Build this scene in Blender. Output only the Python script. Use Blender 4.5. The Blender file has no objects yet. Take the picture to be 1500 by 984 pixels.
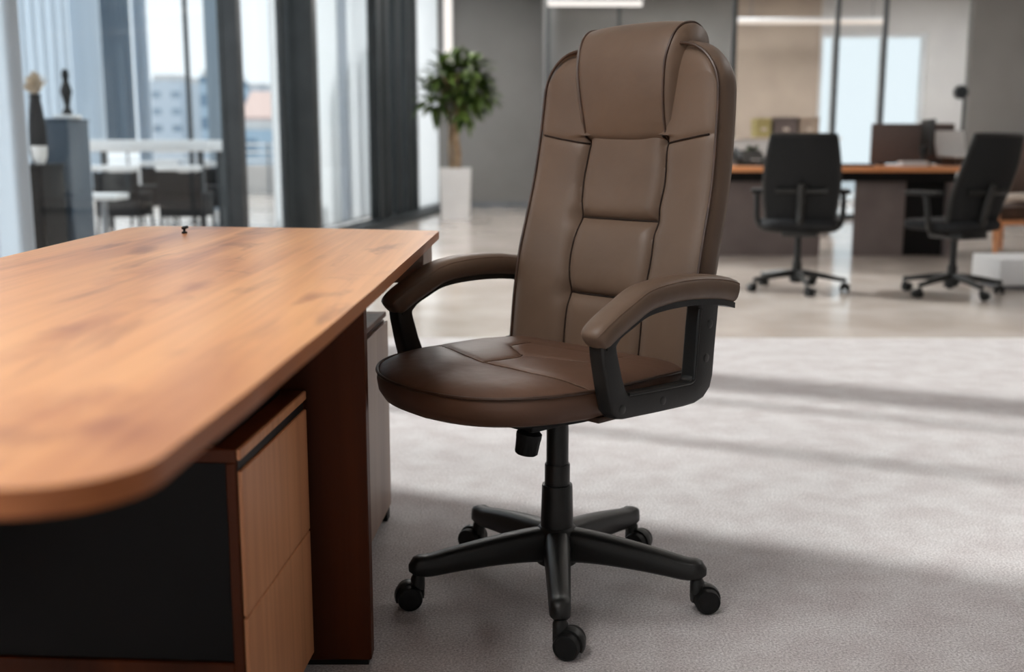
import bpy, bmesh, math, random
from mathutils import Vector, Matrix, noise

sc = bpy.context.scene
C = sc.collection
PI = math.pi
rnd = random.Random(7)

# ------------------------------------------------------------------ camera
EYE = 0.94
FPX = 1620.0
PITCH = math.atan(282.0 / FPX)
cam_d = bpy.data.cameras.new('camera')
cam = bpy.data.objects.new('camera', cam_d)
C.objects.link(cam)
cam.location = (0, 0, EYE)
cam.rotation_euler = (PI / 2 - PITCH, 0, 0)
cam_d.sensor_fit = 'HORIZONTAL'
cam_d.sensor_width = 36.0
cam_d.lens = 36.0 * FPX / 1500.0
cam_d.clip_start = 0.05
cam_d.clip_end = 2000
cam_d.dof.use_dof = True
cam_d.dof.focus_distance = 2.12
cam_d.dof.aperture_fstop = 2.6
sc.camera = cam

# ------------------------------------------------------------------ light
sc.view_settings.view_transform = 'Standard'
sc.view_settings.look = 'None'
sc.view_settings.gamma = 1.0
sc.view_settings.use_curve_mapping = False
sc.view_settings.exposure = 0.08
SKY = 1.2
SUN = 5.0
FILL = 13.0
world = bpy.data.worlds.new('overcast_sky')
sc.world = world
world.use_nodes = True
bg = world.node_tree.nodes['Background']
bg.inputs[0].default_value = (0.92, 0.965, 1.0, 1)
bg.inputs[1].default_value = SKY
sun_d = bpy.data.lights.new('sun', 'SUN')
sun_d.energy = SUN
sun_d.color = (1.0, 0.96, 0.92)
sun_d.angle = math.radians(2.0)
sun = bpy.data.objects.new('sun', sun_d)
C.objects.link(sun)
el = math.radians(29)
sd = Vector((0.91 * math.cos(el), -0.41 * math.cos(el), -math.sin(el)))
sun.rotation_euler = sd.to_track_quat('-Z', 'Y').to_euler()
sun.location = (-8, 8, 6)
sc.cycles.use_denoising = True
sc.cycles.max_bounces = 10
sc.cycles.diffuse_bounces = 5
sc.cycles.transparent_max_bounces = 16
sc.cycles.sample_clamp_indirect = 6.0
sc.cycles.caustics_reflective = False
sc.cycles.caustics_refractive = False


# ------------------------------------------------------------------ materials
def lin(r, g, b):
    f = lambda v: (v / 255 / 12.92) if v / 255 <= 0.04045 else ((v / 255 + 0.055) / 1.055) ** 2.4
    return (f(r), f(g), f(b), 1)


def new_mat(name, rough=0.5, spec=0.5):
    m = bpy.data.materials.new(name)
    m.use_nodes = True
    nt = m.node_tree
    b = nt.nodes['Principled BSDF']
    b.inputs['Roughness'].default_value = rough
    b.inputs['Specular IOR Level'].default_value = spec
    return m, nt, b


def mat_noise(name, c1, c2, scale=8, rough=0.5, spec=0.5, bump=0.0, bscale=None, stretch=(1, 1, 1), metal=0.0, detail=3, lo=0.35, hi=0.65):
    m, nt, b = new_mat(name, rough, spec)
    N, L = nt.nodes, nt.links
    tc = N.new('ShaderNodeTexCoord')
    mp = N.new('ShaderNodeMapping')
    mp.inputs['Scale'].default_value = stretch
    L.new(tc.outputs['Object'], mp.inputs[0])
    nz = N.new('ShaderNodeTexNoise')
    nz.inputs['Scale'].default_value = scale
    nz.inputs['Detail'].default_value = detail
    L.new(mp.outputs[0], nz.inputs['Vector'])
    cr = N.new('ShaderNodeValToRGB')
    cr.color_ramp.elements[0].position = lo
    cr.color_ramp.elements[0].color = c1
    cr.color_ramp.elements[1].position = hi
    cr.color_ramp.elements[1].color = c2
    L.new(nz.outputs['Fac'], cr.inputs[0])
    L.new(cr.outputs[0], b.inputs['Base Color'])
    b.inputs['Metallic'].default_value = metal
    if bump:
        n2 = N.new('ShaderNodeTexNoise')
        n2.inputs['Scale'].default_value = bscale or scale * 4
        n2.inputs['Detail'].default_value = 4
        L.new(mp.outputs[0], n2.inputs['Vector'])
        bp = N.new('ShaderNodeBump')
        bp.inputs['Strength'].default_value = bump
        bp.inputs['Distance'].default_value = 0.002
        L.new(n2.outputs['Fac'], bp.inputs['Height'])
        L.new(bp.outputs[0], b.inputs['Normal'])
    return m


def mat_flat(name, c, rough=0.5, spec=0.5, metal=0.0):
    d = tuple(v * 0.92 for v in c[:3]) + (1,)
    return mat_noise(name, d, c, 3.0, rough, spec, metal=metal)


def mat_wood(name, light, mid, dark, rough=0.35, axis='Y', knots=True, scale=1.0, coat=0.0, spec=0.4, blobs=()):
    m, nt, b = new_mat(name, rough, spec)
    N, L = nt.nodes, nt.links
    tc = N.new('ShaderNodeTexCoord')
    mp = N.new('ShaderNodeMapping')
    st = {'X': (0.9, 9, 9), 'Y': (9, 0.9, 9), 'Z': (9, 9, 0.7)}[axis]
    mp.inputs['Scale'].default_value = tuple(v * scale for v in st)
    L.new(tc.outputs['Object'], mp.inputs[0])
    n0 = N.new('ShaderNodeTexNoise')
    n0.inputs['Scale'].default_value = 0.8
    n0.inputs['Detail'].default_value = 4
    n0.inputs['Distortion'].default_value = 0.6
    L.new(mp.outputs[0], n0.inputs['Vector'])
    r0 = N.new('ShaderNodeValToRGB')
    e = r0.color_ramp.elements
    e[0].position = 0.28
    e[0].color = dark
    e[1].position = 0.72
    e[1].color = light
    k = e.new(0.46)
    k.color = mid
    L.new(n0.outputs['Fac'], r0.inputs[0])
    # fine streaks
    mp2 = N.new('ShaderNodeMapping')
    st2 = {'X': (2, 70, 70), 'Y': (70, 2, 70), 'Z': (70, 70, 2)}[axis]
    mp2.inputs['Scale'].default_value = st2
    L.new(tc.outputs['Object'], mp2.inputs[0])
    n1 = N.new('ShaderNodeTexNoise')
    n1.inputs['Scale'].default_value = 1.0
    n1.inputs['Detail'].default_value = 5
    L.new(mp2.outputs[0], n1.inputs['Vector'])
    r1 = N.new('ShaderNodeValToRGB')
    r1.color_ramp.elements[0].position = 0.3
    r1.color_ramp.elements[0].color = (0.80, 0.76, 0.72, 1)
    r1.color_ramp.elements[1].position = 0.62
    r1.color_ramp.elements[1].color = (1, 1, 1, 1)
    L.new(n1.outputs['Fac'], r1.inputs[0])
    mx = N.new('ShaderNodeMix')
    mx.data_type = 'RGBA'
    mx.blend_type = 'MULTIPLY'
    mx.inputs[0].default_value = 0.7
    L.new(r0.outputs[0], mx.inputs[6])
    L.new(r1.outputs[0], mx.inputs[7])
    out = mx.outputs[2]
    if knots:
        mp3 = N.new('ShaderNodeMapping')
        mp3.inputs['Scale'].default_value = {'X': (1.3, 4.5, 4.5), 'Y': (4.5, 1.3, 4.5), 'Z': (4.5, 4.5, 1.3)}[axis]
        L.new(tc.outputs['Object'], mp3.inputs[0])
        n3 = N.new('ShaderNodeTexNoise')
        n3.inputs['Scale'].default_value = 1.3
        n3.inputs['Detail'].default_value = 5
        n3.inputs['Distortion'].default_value = 1.4
        L.new(mp3.outputs[0], n3.inputs['Vector'])
        r3 = N.new('ShaderNodeValToRGB')
        r3.color_ramp.elements[0].position = 0.30
        r3.color_ramp.elements[0].color = (0.52, 0.40, 0.33, 1)
        r3.color_ramp.elements[1].position = 0.42
        r3.color_ramp.elements[1].color = (1, 1, 1, 1)
        L.new(n3.outputs['Fac'], r3.inputs[0])
        m3 = N.new('ShaderNodeMix')
        m3.data_type = 'RGBA'
        m3.blend_type = 'MULTIPLY'
        m3.inputs[0].default_value = 0.85
        L.new(out, m3.inputs[6])
        L.new(r3.outputs[0], m3.inputs[7])
        out = m3.outputs[2]
    if blobs:
        # knots and mineral stains in the timber, each with a ragged outline
        nd = N.new('ShaderNodeTexNoise')
        nd.inputs['Scale'].default_value = 14
        nd.inputs['Detail'].default_value = 4
        mpd = N.new('ShaderNodeMapping')
        mpd.inputs['Scale'].default_value = (1.6, 0.7, 1)
        L.new(tc.outputs['Object'], mpd.inputs[0])
        L.new(mpd.outputs[0], nd.inputs['Vector'])
        for bx_, by_, rx_, ry_ in blobs:
            mpb = N.new('ShaderNodeMapping')
            mpb.vector_type = 'TEXTURE'
            mpb.inputs['Location'].default_value = (bx_ + 0.58, by_ - 1.75, -1.0 * 0)
            mpb.inputs['Scale'].default_value = (rx_, ry_, 1000)
            L.new(tc.outputs['Object'], mpb.inputs[0])
            ln_ = N.new('ShaderNodeVectorMath')
            ln_.operation = 'LENGTH'
            L.new(mpb.outputs[0], ln_.inputs[0])
            ad = N.new('ShaderNodeMath')
            ad.operation = 'MULTIPLY_ADD'
            ad.inputs[1].default_value = 2.6
            L.new(nd.outputs['Fac'], ad.inputs[0])
            L.new(ln_.outputs['Value'], ad.inputs[2])
            rb = N.new('ShaderNodeValToRGB')
            rb.color_ramp.elements[0].position = 0.0
            rb.color_ramp.elements[0].color = (0.66, 0.52, 0.45, 1)
            rb.color_ramp.elements[1].position = 1.0
            rb.color_ramp.elements[1].color = (1, 1, 1, 1)
            mr = N.new('ShaderNodeMapRange')
            mr.inputs['From Min'].default_value = 1.2
            mr.inputs['From Max'].default_value = 2.5
            L.new(ad.outputs[0], mr.inputs['Value'])
            L.new(mr.outputs[0], rb.inputs[0])
            mb = N.new('ShaderNodeMix')
            mb.data_type = 'RGBA'
            mb.blend_type = 'MULTIPLY'
            mb.inputs[0].default_value = 0.9
            L.new(out, mb.inputs[6])
            L.new(rb.outputs[0], mb.inputs[7])
            out = mb.outputs[2]
    L.new(out, b.inputs['Base Color'])
    b.inputs['Coat Weight'].default_value = coat
    b.inputs['Coat Roughness'].default_value = 0.25
    bp = N.new('ShaderNodeBump')
    bp.inputs['Strength'].default_value = 0.08
    bp.inputs['Distance'].default_value = 0.001
    L.new(n1.outputs['Fac'], bp.inputs['Height'])
    L.new(bp.outputs[0], b.inputs['Normal'])
    return m


def mat_sheer(name, col, f=0.6):
    m = bpy.data.materials.new(name)
    m.use_nodes = True
    nt = m.node_tree
    N, L = nt.nodes, nt.links
    N.remove(N['Principled BSDF'])
    tc = N.new('ShaderNodeTexCoord')
    mp = N.new('ShaderNodeMapping')
    mp.inputs['Scale'].default_value = (30, 30, 0.4)
    L.new(tc.outputs['Object'], mp.inputs[0])
    nz = N.new('ShaderNodeTexNoise')
    nz.inputs['Scale'].default_value = 1.0
    L.new(mp.outputs[0], nz.inputs['Vector'])
    cr = N.new('ShaderNodeValToRGB')
    cr.color_ramp.elements[0].position = 0.3
    cr.color_ramp.elements[0].color = tuple(v_ * 0.93 for v_ in col[:3]) + (1,)
    cr.color_ramp.elements[1].position = 0.7
    cr.color_ramp.elements[1].color = col
    L.new(nz.outputs['Fac'], cr.inputs[0])
    df = N.new('ShaderNodeBsdfDiffuse')
    tl = N.new('ShaderNodeBsdfTranslucent')
    L.new(cr.outputs[0], df.inputs[0])
    L.new(cr.outputs[0], tl.inputs[0])
    mx = N.new('ShaderNodeMixShader')
    mx.inputs[0].default_value = f
    L.new(df.outputs[0], mx.inputs[1])
    L.new(tl.outputs[0], mx.inputs[2])
    L.new(mx.outputs[0], N['Material Output'].inputs[0])
    return m


def mat_emit(name, col, strength):
    m = bpy.data.materials.new(name)
    m.use_nodes = True
    nt = m.node_tree
    nt.nodes.remove(nt.nodes['Principled BSDF'])
    e = nt.nodes.new('ShaderNodeEmission')
    e.inputs[0].default_value = col
    e.inputs[1].default_value = strength
    nt.links.new(e.outputs[0], nt.nodes['Material Output'].inputs[0])
    return m


def mat_glass(name, tint=(0.93, 0.97, 0.98, 1), refl=1.0):
    m = bpy.data.materials.new(name)
    m.use_nodes = True
    nt = m.node_tree
    N, L = nt.nodes, nt.links
    N.remove(N['Principled BSDF'])
    tr = N.new('ShaderNodeBsdfTransparent')
    tr.inputs[0].default_value = tint
    gl = N.new('ShaderNodeBsdfGlossy')
    gl.inputs['Roughness'].default_value = 0.02
    fr = N.new('ShaderNodeFresnel')
    fr.inputs[0].default_value = 1.45
    mu = N.new('ShaderNodeMath')
    mu.operation = 'MULTIPLY'
    mu.inputs[1].default_value = refl
    L.new(fr.outputs[0], mu.inputs[0])
    ge = N.new('ShaderNodeNewGeometry')
    inv = N.new('ShaderNodeMath')
    inv.operation = 'SUBTRACT'
    inv.inputs[0].default_value = 1.0
    L.new(ge.outputs['Backfacing'], inv.inputs[1])
    m2 = N.new('ShaderNodeMath')
    m2.operation = 'MULTIPLY'
    L.new(mu.outputs[0], m2.inputs[0])
    L.new(inv.outputs[0], m2.inputs[1])
    mu = m2
    mx = N.new('ShaderNodeMixShader')
    L.new(mu.outputs[0], mx.inputs[0])
    L.new(tr.outputs[0], mx.inputs[1])
    L.new(gl.outputs[0], mx.inputs[2])
    L.new(mx.outputs[0], N['Material Output'].inputs[0])
    return m


def mat_carpet():
    m, nt, b = new_mat('carpet_pile', 0.95, 0.1)
    N, L = nt.nodes, nt.links
    tc = N.new('ShaderNodeTexCoord')
    n1 = N.new('ShaderNodeTexNoise')
    n1.inputs['Scale'].default_value = 210
    n1.inputs['Detail'].default_value = 3
    n1.inputs['Roughness'].default_value = 0.8
    L.new(tc.outputs['Object'], n1.inputs['Vector'])
    r1 = N.new('ShaderNodeValToRGB')
    r1.color_ramp.elements[0].position = 0.30
    r1.color_ramp.elements[0].color = lin(139, 134, 134)
    r1.color_ramp.elements[1].position = 0.70
    r1.color_ramp.elements[1].color = lin(236, 233, 233)
    L.new(n1.outputs['Fac'], r1.inputs[0])
    n2 = N.new('ShaderNodeTexNoise')
    n2.inputs['Scale'].default_value = 9
    n2.inputs['Detail'].default_value = 5
    L.new(tc.outputs['Object'], n2.inputs['Vector'])
    r2 = N.new('ShaderNodeValToRGB')
    r2.color_ramp.elements[0].position = 0.35
    r2.color_ramp.elements[0].color = (0.86, 0.83, 0.83, 1)
    r2.color_ramp.elements[1].position = 0.65
    r2.color_ramp.elements[1].color = (1, 1, 1, 1)
    L.new(n2.outputs['Fac'], r2.inputs[0])
    mx = N.new('ShaderNodeMix')
    mx.data_type = 'RGBA'
    mx.blend_type = 'MULTIPLY'
    mx.inputs[0].default_value = 1.0
    L.new(r1.outputs[0], mx.inputs[6])
    L.new(r2.outputs[0], mx.inputs[7])
    L.new(mx.outputs[2], b.inputs['Base Color'])
    bp = N.new('ShaderNodeBump')
    bp.inputs['Strength'].default_value = 0.3
    bp.inputs['Distance'].default_value = 0.003
    L.new(n1.outputs['Fac'], bp.inputs['Height'])
    L.new(bp.outputs[0], b.inputs['Normal'])
    return m


def mat_leather(name='brown_leather', c1=lin(97, 78, 64), c2=lin(108, 88, 73)):
    m, nt, b = new_mat(name, 0.44, 0.36)
    N, L = nt.nodes, nt.links
    tc = N.new('ShaderNodeTexCoord')
    n1 = N.new('ShaderNodeTexNoise')
    n1.inputs['Scale'].default_value = 7
    n1.inputs['Detail'].default_value = 3
    L.new(tc.outputs['Object'], n1.inputs['Vector'])
    r1 = N.new('ShaderNodeValToRGB')
    r1.color_ramp.elements[0].position = 0.3
    r1.color_ramp.elements[0].color = c1
    r1.color_ramp.elements[1].position = 0.7
    r1.color_ramp.elements[1].color = c2
    L.new(n1.outputs['Fac'], r1.inputs[0])
    L.new(r1.outputs[0], b.inputs['Base Color'])
    v = N.new('ShaderNodeTexVoronoi')
    v.inputs['Scale'].default_value = 420
    L.new(tc.outputs['Object'], v.inputs['Vector'])
    n2 = N.new('ShaderNodeTexNoise')
    n2.inputs['Scale'].default_value = 22
    n2.inputs['Detail'].default_value = 2
    L.new(tc.outputs['Object'], n2.inputs['Vector'])
    bp = N.new('ShaderNodeBump')
    bp.inputs['Strength'].default_value = 0.12
    bp.inputs['Distance'].default_value = 0.0006
    L.new(v.outputs['Distance'], bp.inputs['Height'])
    bp2 = N.new('ShaderNodeBump')
    bp2.inputs['Strength'].default_value = 0.22
    bp2.inputs['Distance'].default_value = 0.006
    L.new(n2.outputs['Fac'], bp2.inputs['Height'])
    L.new(bp.outputs[0], bp2.inputs['Normal'])
    L.new(bp2.outputs[0], b.inputs['Normal'])
    return m


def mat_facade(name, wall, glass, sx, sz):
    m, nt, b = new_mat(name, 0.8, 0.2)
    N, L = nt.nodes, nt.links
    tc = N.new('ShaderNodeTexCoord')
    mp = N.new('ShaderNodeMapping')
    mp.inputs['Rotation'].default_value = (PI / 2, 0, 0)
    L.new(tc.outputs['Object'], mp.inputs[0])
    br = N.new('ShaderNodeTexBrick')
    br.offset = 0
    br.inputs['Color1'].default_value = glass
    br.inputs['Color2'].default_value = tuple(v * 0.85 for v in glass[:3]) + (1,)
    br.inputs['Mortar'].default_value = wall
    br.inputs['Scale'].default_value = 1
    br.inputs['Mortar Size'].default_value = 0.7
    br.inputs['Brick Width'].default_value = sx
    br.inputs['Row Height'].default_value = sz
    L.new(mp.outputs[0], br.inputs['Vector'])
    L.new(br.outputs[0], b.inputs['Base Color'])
    return m


M = {}
M['leather'] = mat_leather()
M['leather_seat'] = mat_leather('seat_leather', lin(88, 63, 49), lin(98, 71, 56))
M['seam'] = mat_noise('dark_thread', lin(30, 20, 15), lin(42, 29, 22), 60, 0.7, 0.2)
M['thread'] = mat_noise('brown_thread', lin(92, 70, 56), lin(112, 88, 72), 60, 0.6, 0.3)
M['piping'] = mat_noise('leather_piping', lin(56, 38, 28), lin(74, 52, 39), 30, 0.4, 0.5)
M['plastic'] = mat_noise('black_plastic', lin(22, 22, 21), lin(28, 28, 27), 20, 0.42, 0.45, 0.15, 300)
M['plastic_dark'] = mat_noise('black_rubber', lin(15, 15, 15), lin(20, 20, 20), 20, 0.55, 0.3)
M['bolt'] = mat_noise('dark_bolt', lin(34, 34, 34), lin(44, 44, 43), 40, 0.4, 0.5)
M['desk_wood'] = mat_wood('light_oak', lin(234, 172, 112), lin(222, 156, 98), lin(180, 112, 66), 0.33, 'Y', True, spec=0.3, blobs=[(-0.365, 0.85, 0.055, 0.085), (-0.345, 0.90, 0.03, 0.05), (-0.276, 0.78, 0.014, 0.06), (-0.31, 0.80, 0.02, 0.05), (-0.282, 1.51, 0.014, 0.05), (-0.47, 1.62, 0.02, 0.16), (-0.50, 1.25, 0.025, 0.2), (-0.62, 1.9, 0.03, 0.22)])
M['front_wood'] = mat_wood('drawer_oak', lin(224, 160, 114), lin(204, 142, 100), lin(166, 108, 74), 0.45, 'Z', False)
M['shaded_edge_wood'] = mat_wood('shaded_edge_oak', lin(190, 122, 74), lin(174, 106, 62), lin(146, 84, 46), 0.45, 'Y', False, spec=0.25)  # oak darkened as painted shade for the desktop's sides
M['end_wood'] = mat_wood('greyed_oak', lin(160, 136, 122), lin(146, 122, 108), lin(122, 100, 88), 0.45, 'Z', False)
M['panel_wood'] = mat_wood('dark_brown_wood', lin(98, 50, 21), lin(76, 36, 15), lin(48, 23, 10), 0.5, 'Z', False, spec=0.15)  # one darker brown than the desktop oak
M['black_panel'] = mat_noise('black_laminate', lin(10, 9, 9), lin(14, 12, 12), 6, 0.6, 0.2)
M['carpet'] = mat_carpet()
M['polished'] = mat_noise('polished_stone', lin(186, 175, 166), lin(208, 198, 190), 2.0, 0.15, 0.6)
M['ceiling'] = mat_flat('ceiling_paint', lin(230, 230, 228), 0.9, 0.2)
M['wall_grey'] = mat_noise('grey_paint', lin(140, 138, 136), lin(146, 144, 142), 2, 0.85, 0.2)
M['wall_light'] = mat_noise('pale_paint', lin(205, 203, 202), lin(212, 210, 208), 2, 0.85, 0.2)
M['wall_beige'] = mat_noise('beige_paint', lin(182, 166, 152), lin(192, 176, 161), 2, 0.85, 0.2)
M['white'] = mat_flat('white_paint', lin(228, 230, 232), 0.6, 0.3)
M['white_gloss'] = mat_flat('white_lacquer', lin(232, 232, 232), 0.3, 0.5)
M['pale_blue'] = mat_noise('pale_blue_fabric', lin(178, 192, 208), lin(196, 208, 222), 5, 0.85, 0.2, stretch=(6, 6, 0.2))
M['sheer_white'] = mat_sheer('sheer_white_fabric', lin(240, 242, 244), 0.64)
M['sheer_grey'] = mat_sheer('sheer_grey_fabric', lin(190, 195, 202), 0.6)
M['sheer_blue'] = mat_sheer('sheer_blue_fabric', lin(222, 230, 237), 0.6)
M['sheer_slate'] = mat_sheer('sheer_slate_fabric', lin(150, 165, 178), 0.5)
M['grey_blue'] = mat_noise('grey_blue_panel', lin(128, 142, 154), lin(142, 156, 168), 5, 0.8, 0.2, stretch=(6, 6, 0.2))
M['frame'] = mat_noise('charcoal_aluminium', lin(52, 57, 61), lin(60, 65, 69), 5, 0.45, 0.5)
M['frame_dark'] = mat_noise('dark_aluminium', lin(34, 40, 43), lin(42, 48, 51), 5, 0.45, 0.5)
M['frame_grey'] = mat_noise('grey_aluminium', lin(120, 124, 130), lin(134, 138, 144), 5, 0.5, 0.5)
M['glass'] = mat_glass('window_glass', (0.95, 0.98, 0.99, 1), 0.6)
M['glass_in'] = mat_glass('partition_glass', (0.92, 0.94, 0.95, 1))
M['glass_tint'] = mat_glass('tinted_glass', (0.93, 0.95, 0.95, 1))
M['led'] = mat_emit('led_diffuser', (1.0, 0.94, 0.88, 1), 1.1)
M['lamp'] = mat_emit('fill_diffuser', (1.0, 0.97, 0.94, 1), FILL)  # glow of the added ceiling fill panels
M['strip'] = mat_emit('strip_diffuser', (1.0, 0.84, 0.72, 1), 1.0)
M['navy'] = mat_noise('navy_lacquer', lin(54, 70, 86), lin(62, 80, 96), 4, 0.4, 0.4)
M['charcoal'] = mat_noise('charcoal_fabric', lin(32, 33, 35), lin(40, 41, 43), 60, 0.8, 0.2)
M['mesh'] = mat_noise('black_mesh', lin(24, 25, 26), lin(36, 37, 38), 200, 0.75, 0.25)
M['taupe'] = mat_noise('taupe_laminate', lin(104, 94, 92), lin(114, 104, 101), 4, 0.6, 0.3)
M['screen_brown'] = mat_noise('brown_felt', lin(100, 90, 87), lin(110, 99, 96), 60, 0.9, 0.1)
M['table_wood'] = mat_wood('orange_oak', lin(240, 172, 120), lin(226, 154, 104), lin(196, 126, 80), 0.35, 'X', False)
M['leaf'] = mat_noise('green_leaf', lin(34, 56, 22), lin(92, 112, 48), 9, 0.45, 0.4)
M['bark'] = mat_noise('pale_bark', lin(146, 122, 98), lin(182, 158, 130), 12, 0.9, 0.2, 0.6, 30)
M['soil'] = mat_noise('dark_soil', lin(46, 36, 28), lin(70, 56, 44), 30, 0.95, 0.1, 0.8, 60)
M['beige_box'] = mat_noise('beige_card', lin(168, 152, 138), lin(182, 166, 150), 8, 0.8, 0.2)
M['brown_leather'] = mat_noise('cognac_leather', lin(70, 50, 38), lin(84, 60, 46), 10, 0.5, 0.4)
M['cream'] = mat_noise('cream_lacquer', lin(214, 202, 190), lin(224, 212, 200), 6, 0.5, 0.3)
M['yellow'] = mat_flat('yellow_card', lin(172, 160, 110), 0.7, 0.2)
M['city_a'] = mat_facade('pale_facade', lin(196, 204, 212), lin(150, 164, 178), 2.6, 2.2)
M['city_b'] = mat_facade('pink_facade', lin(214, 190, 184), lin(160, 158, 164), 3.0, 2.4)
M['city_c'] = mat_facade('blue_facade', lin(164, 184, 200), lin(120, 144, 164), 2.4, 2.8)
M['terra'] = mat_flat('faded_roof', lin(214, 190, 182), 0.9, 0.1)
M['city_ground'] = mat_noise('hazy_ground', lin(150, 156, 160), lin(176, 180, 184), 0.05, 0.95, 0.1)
M['dry_flower'] = mat_noise('dried_flower', lin(176, 160, 140), lin(200, 186, 168), 30, 0.9, 0.1)


# ------------------------------------------------------------------ mesh helpers
def obj(name, bm, mat, parent=None, smooth=35, loc=None):
    me = bpy.data.meshes.new(name)
    bmesh.ops.recalc_face_normals(bm, faces=bm.faces)
    bm.to_mesh(me)
    bm.free()
    me.materials.append(mat)
    if smooth:
        me.shade_smooth()
        me.set_sharp_from_angle(angle=math.radians(smooth))
    o = bpy.data.objects.new(name, me)
    C.objects.link(o)
    if parent:
        o.parent = parent
    if loc:
        o.location = loc
    return o


def thing(name, label, cat, loc=(0, 0, 0), rz=0.0, group=None):
    o = bpy.data.objects.new(name, None)
    o.empty_display_size = 0.1
    C.objects.link(o)
    o.location = loc
    o.rotation_euler = (0, 0, rz)
    tag(o, label, cat, group)
    return o


def tag(o, label, cat, group=None):
    o['label'] = label
    o['category'] = cat
    if group:
        o['group'] = group
    return o


def struct(name, bm, mat, parent=None, smooth=30):
    o = obj(name, bm, mat, parent, smooth)
    if parent is None:
        o['kind'] = 'structure'
    return o


def dup(o, parent=None):
    c = o.copy()
    C.objects.link(c)
    if parent is not None:
        c.parent = parent
    for ch in list(o.children):
        dup(ch, c)
    return c


def box(x0, x1, y0, y1, z0, z1, bev=0.0, seg=2, bm=None, rot=None):
    tgt = bm
    b = bmesh.new()
    vs = [b.verts.new((x, y, z)) for z in (z0, z1) for y in (y0, y1) for x in (x0, x1)]
    for f in ((0, 1, 3, 2), (4, 6, 7, 5), (0, 4, 5, 1), (2, 3, 7, 6), (0, 2, 6, 4), (1, 5, 7, 3)):
        b.faces.new([vs[i] for i in f])
    if bev:
        bmesh.ops.bevel(b, geom=list(b.edges), offset=bev, segments=seg, profile=0.5, affect='EDGES')
    if rot is not None:
        bmesh.ops.transform(b, matrix=rot, verts=b.verts)
    if tgt is None:
        return b
    merge(tgt, b)
    return tgt


def merge(dst, src):
    mp = {v: dst.verts.new(v.co) for v in src.verts}
    for f in src.faces:
        try:
            dst.faces.new([mp[v] for v in f.verts])
        except ValueError:
            pass
    src.free()
    return dst


def loft(rings, bm=None, cap0=True, cap1=True, closed=True):
    bm = bm or bmesh.new()
    R = [[bm.verts.new(p) for p in r] for r in rings]
    n = len(rings[0])
    for a, b in zip(R, R[1:]):
        for i in range(n if closed else n - 1):
            j = (i + 1) % n
            bm.faces.new((a[i], a[j], b[j], b[i]))
    if cap0:
        bm.faces.new(R[0][::-1])
    if cap1:
        bm.faces.new(R[-1])
    return bm


def tube(path, r, n=10, bm=None, closed=False, cap=True):
    """round tube along path; r is a number or a list"""
    P = [Vector(p) for p in path]
    m = len(P)
    rings = []
    up = None
    for i in range(m):
        if closed:
            t = P[(i + 1) % m] - P[i - 1]
        else:
            t = P[min(i + 1, m - 1)] - P[max(i - 1, 0)]
        t.normalize()
        if up is None:
            up = Vector((0, 0, 1)) if abs(t.z) < 0.9 else Vector((0, 1, 0))
        a = t.cross(up)
        a.normalize()
        b = a.cross(t)
        b.normalize()
        up = b
        rr = r[i] if isinstance(r, (list, tuple)) else r
        rings.append([P[i] + a * (rr * math.cos(2 * PI * k / n)) + b * (rr * math.sin(2 * PI * k / n)) for k in range(n)])
    if closed:
        bm = bm or bmesh.new()
        R = [[bm.verts.new(p) for p in q] for q in rings]
        for i in range(m):
            a, b = R[i], R[(i + 1) % m]
            for k in range(n):
                bm.faces.new((a[k], a[(k + 1) % n], b[(k + 1) % n], b[k]))
        return bm
    return loft(rings, bm, cap, cap)


def lathe(prof, n=32, bm=None, c=(0, 0, 0), axis='Z'):
    """prof: (radius, height) list"""
    rings = []
    for r, h in prof:
        ring = []
        for k in range(n):
            a = 2 * PI * k / n
            p = (r * math.cos(a), r * math.sin(a), h)
            if axis == 'X':
                p = (h, p[0], p[1])
            elif axis == 'Y':
                p = (p[0], h, p[1])
            ring.append((p[0] + c[0], p[1] + c[1], p[2] + c[2]))
        rings.append(ring)
    return loft(rings, bm)


def prism(outline, z0, z1, bev=0.0, seg=3, bm=None):
    b = bmesh.new()
    lo = [b.verts.new((x, y, z0)) for x, y in outline]
    hi = [b.verts.new((x, y, z1)) for x, y in outline]
    n = len(outline)
    b.faces.new(lo[::-1])
    b.faces.new(hi)
    for i in range(n):
        j = (i + 1) % n
        b.faces.new((lo[i], lo[j], hi[j], hi[i]))
    if bev:
        ed = [e for e in b.edges if abs(e.verts[0].co.z - e.verts[1].co.z) < 1e-6]
        bmesh.ops.bevel(b, geom=ed, offset=bev, segments=seg, profile=0.5, affect='EDGES')
    if bm is None:
        return b
    return merge(bm, b)


def smooth_path(pts, n=8):
    """Catmull-Rom through the points"""
    P = [Vector(p) for p in pts]
    out = []
    for i in range(len(P) - 1):
        p0 = P[i - 1] if i else P[0] * 2 - P[1]
        p1, p2 = P[i], P[i + 1]
        p3 = P[i + 2] if i + 2 < len(P) else P[-1] * 2 - P[-2]
        for k in range(n):
            t = k / n
            out.append(0.5 * ((2 * p1) + (p2 - p0) * t + (2 * p0 - 5 * p1 + 4 * p2 - p3) * t * t + (3 * p1 - p0 - 3 * p2 + p3) * t ** 3))
    out.append(P[-1])
    return out


def interp(x, xs, ys):
    if x <= xs[0]:
        return ys[0]
    for i in range(len(xs) - 1):
        if x <= xs[i + 1]:
            t = (x - xs[i]) / (xs[i + 1] - xs[i])
            return ys[i] + (ys[i + 1] - ys[i]) * t
    return ys[-1]


def seg_dist(px, py, a, b):
    dx, dy = b[0] - a[0], b[1] - a[1]
    t = max(0, min(1, ((px - a[0]) * dx + (py - a[1]) * dy) / (dx * dx + dy * dy + 1e-12)))
    return math.hypot(px - a[0] - t * dx, py - a[1] - t * dy)


KH = FPX / math.cos(PITCH)


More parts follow.
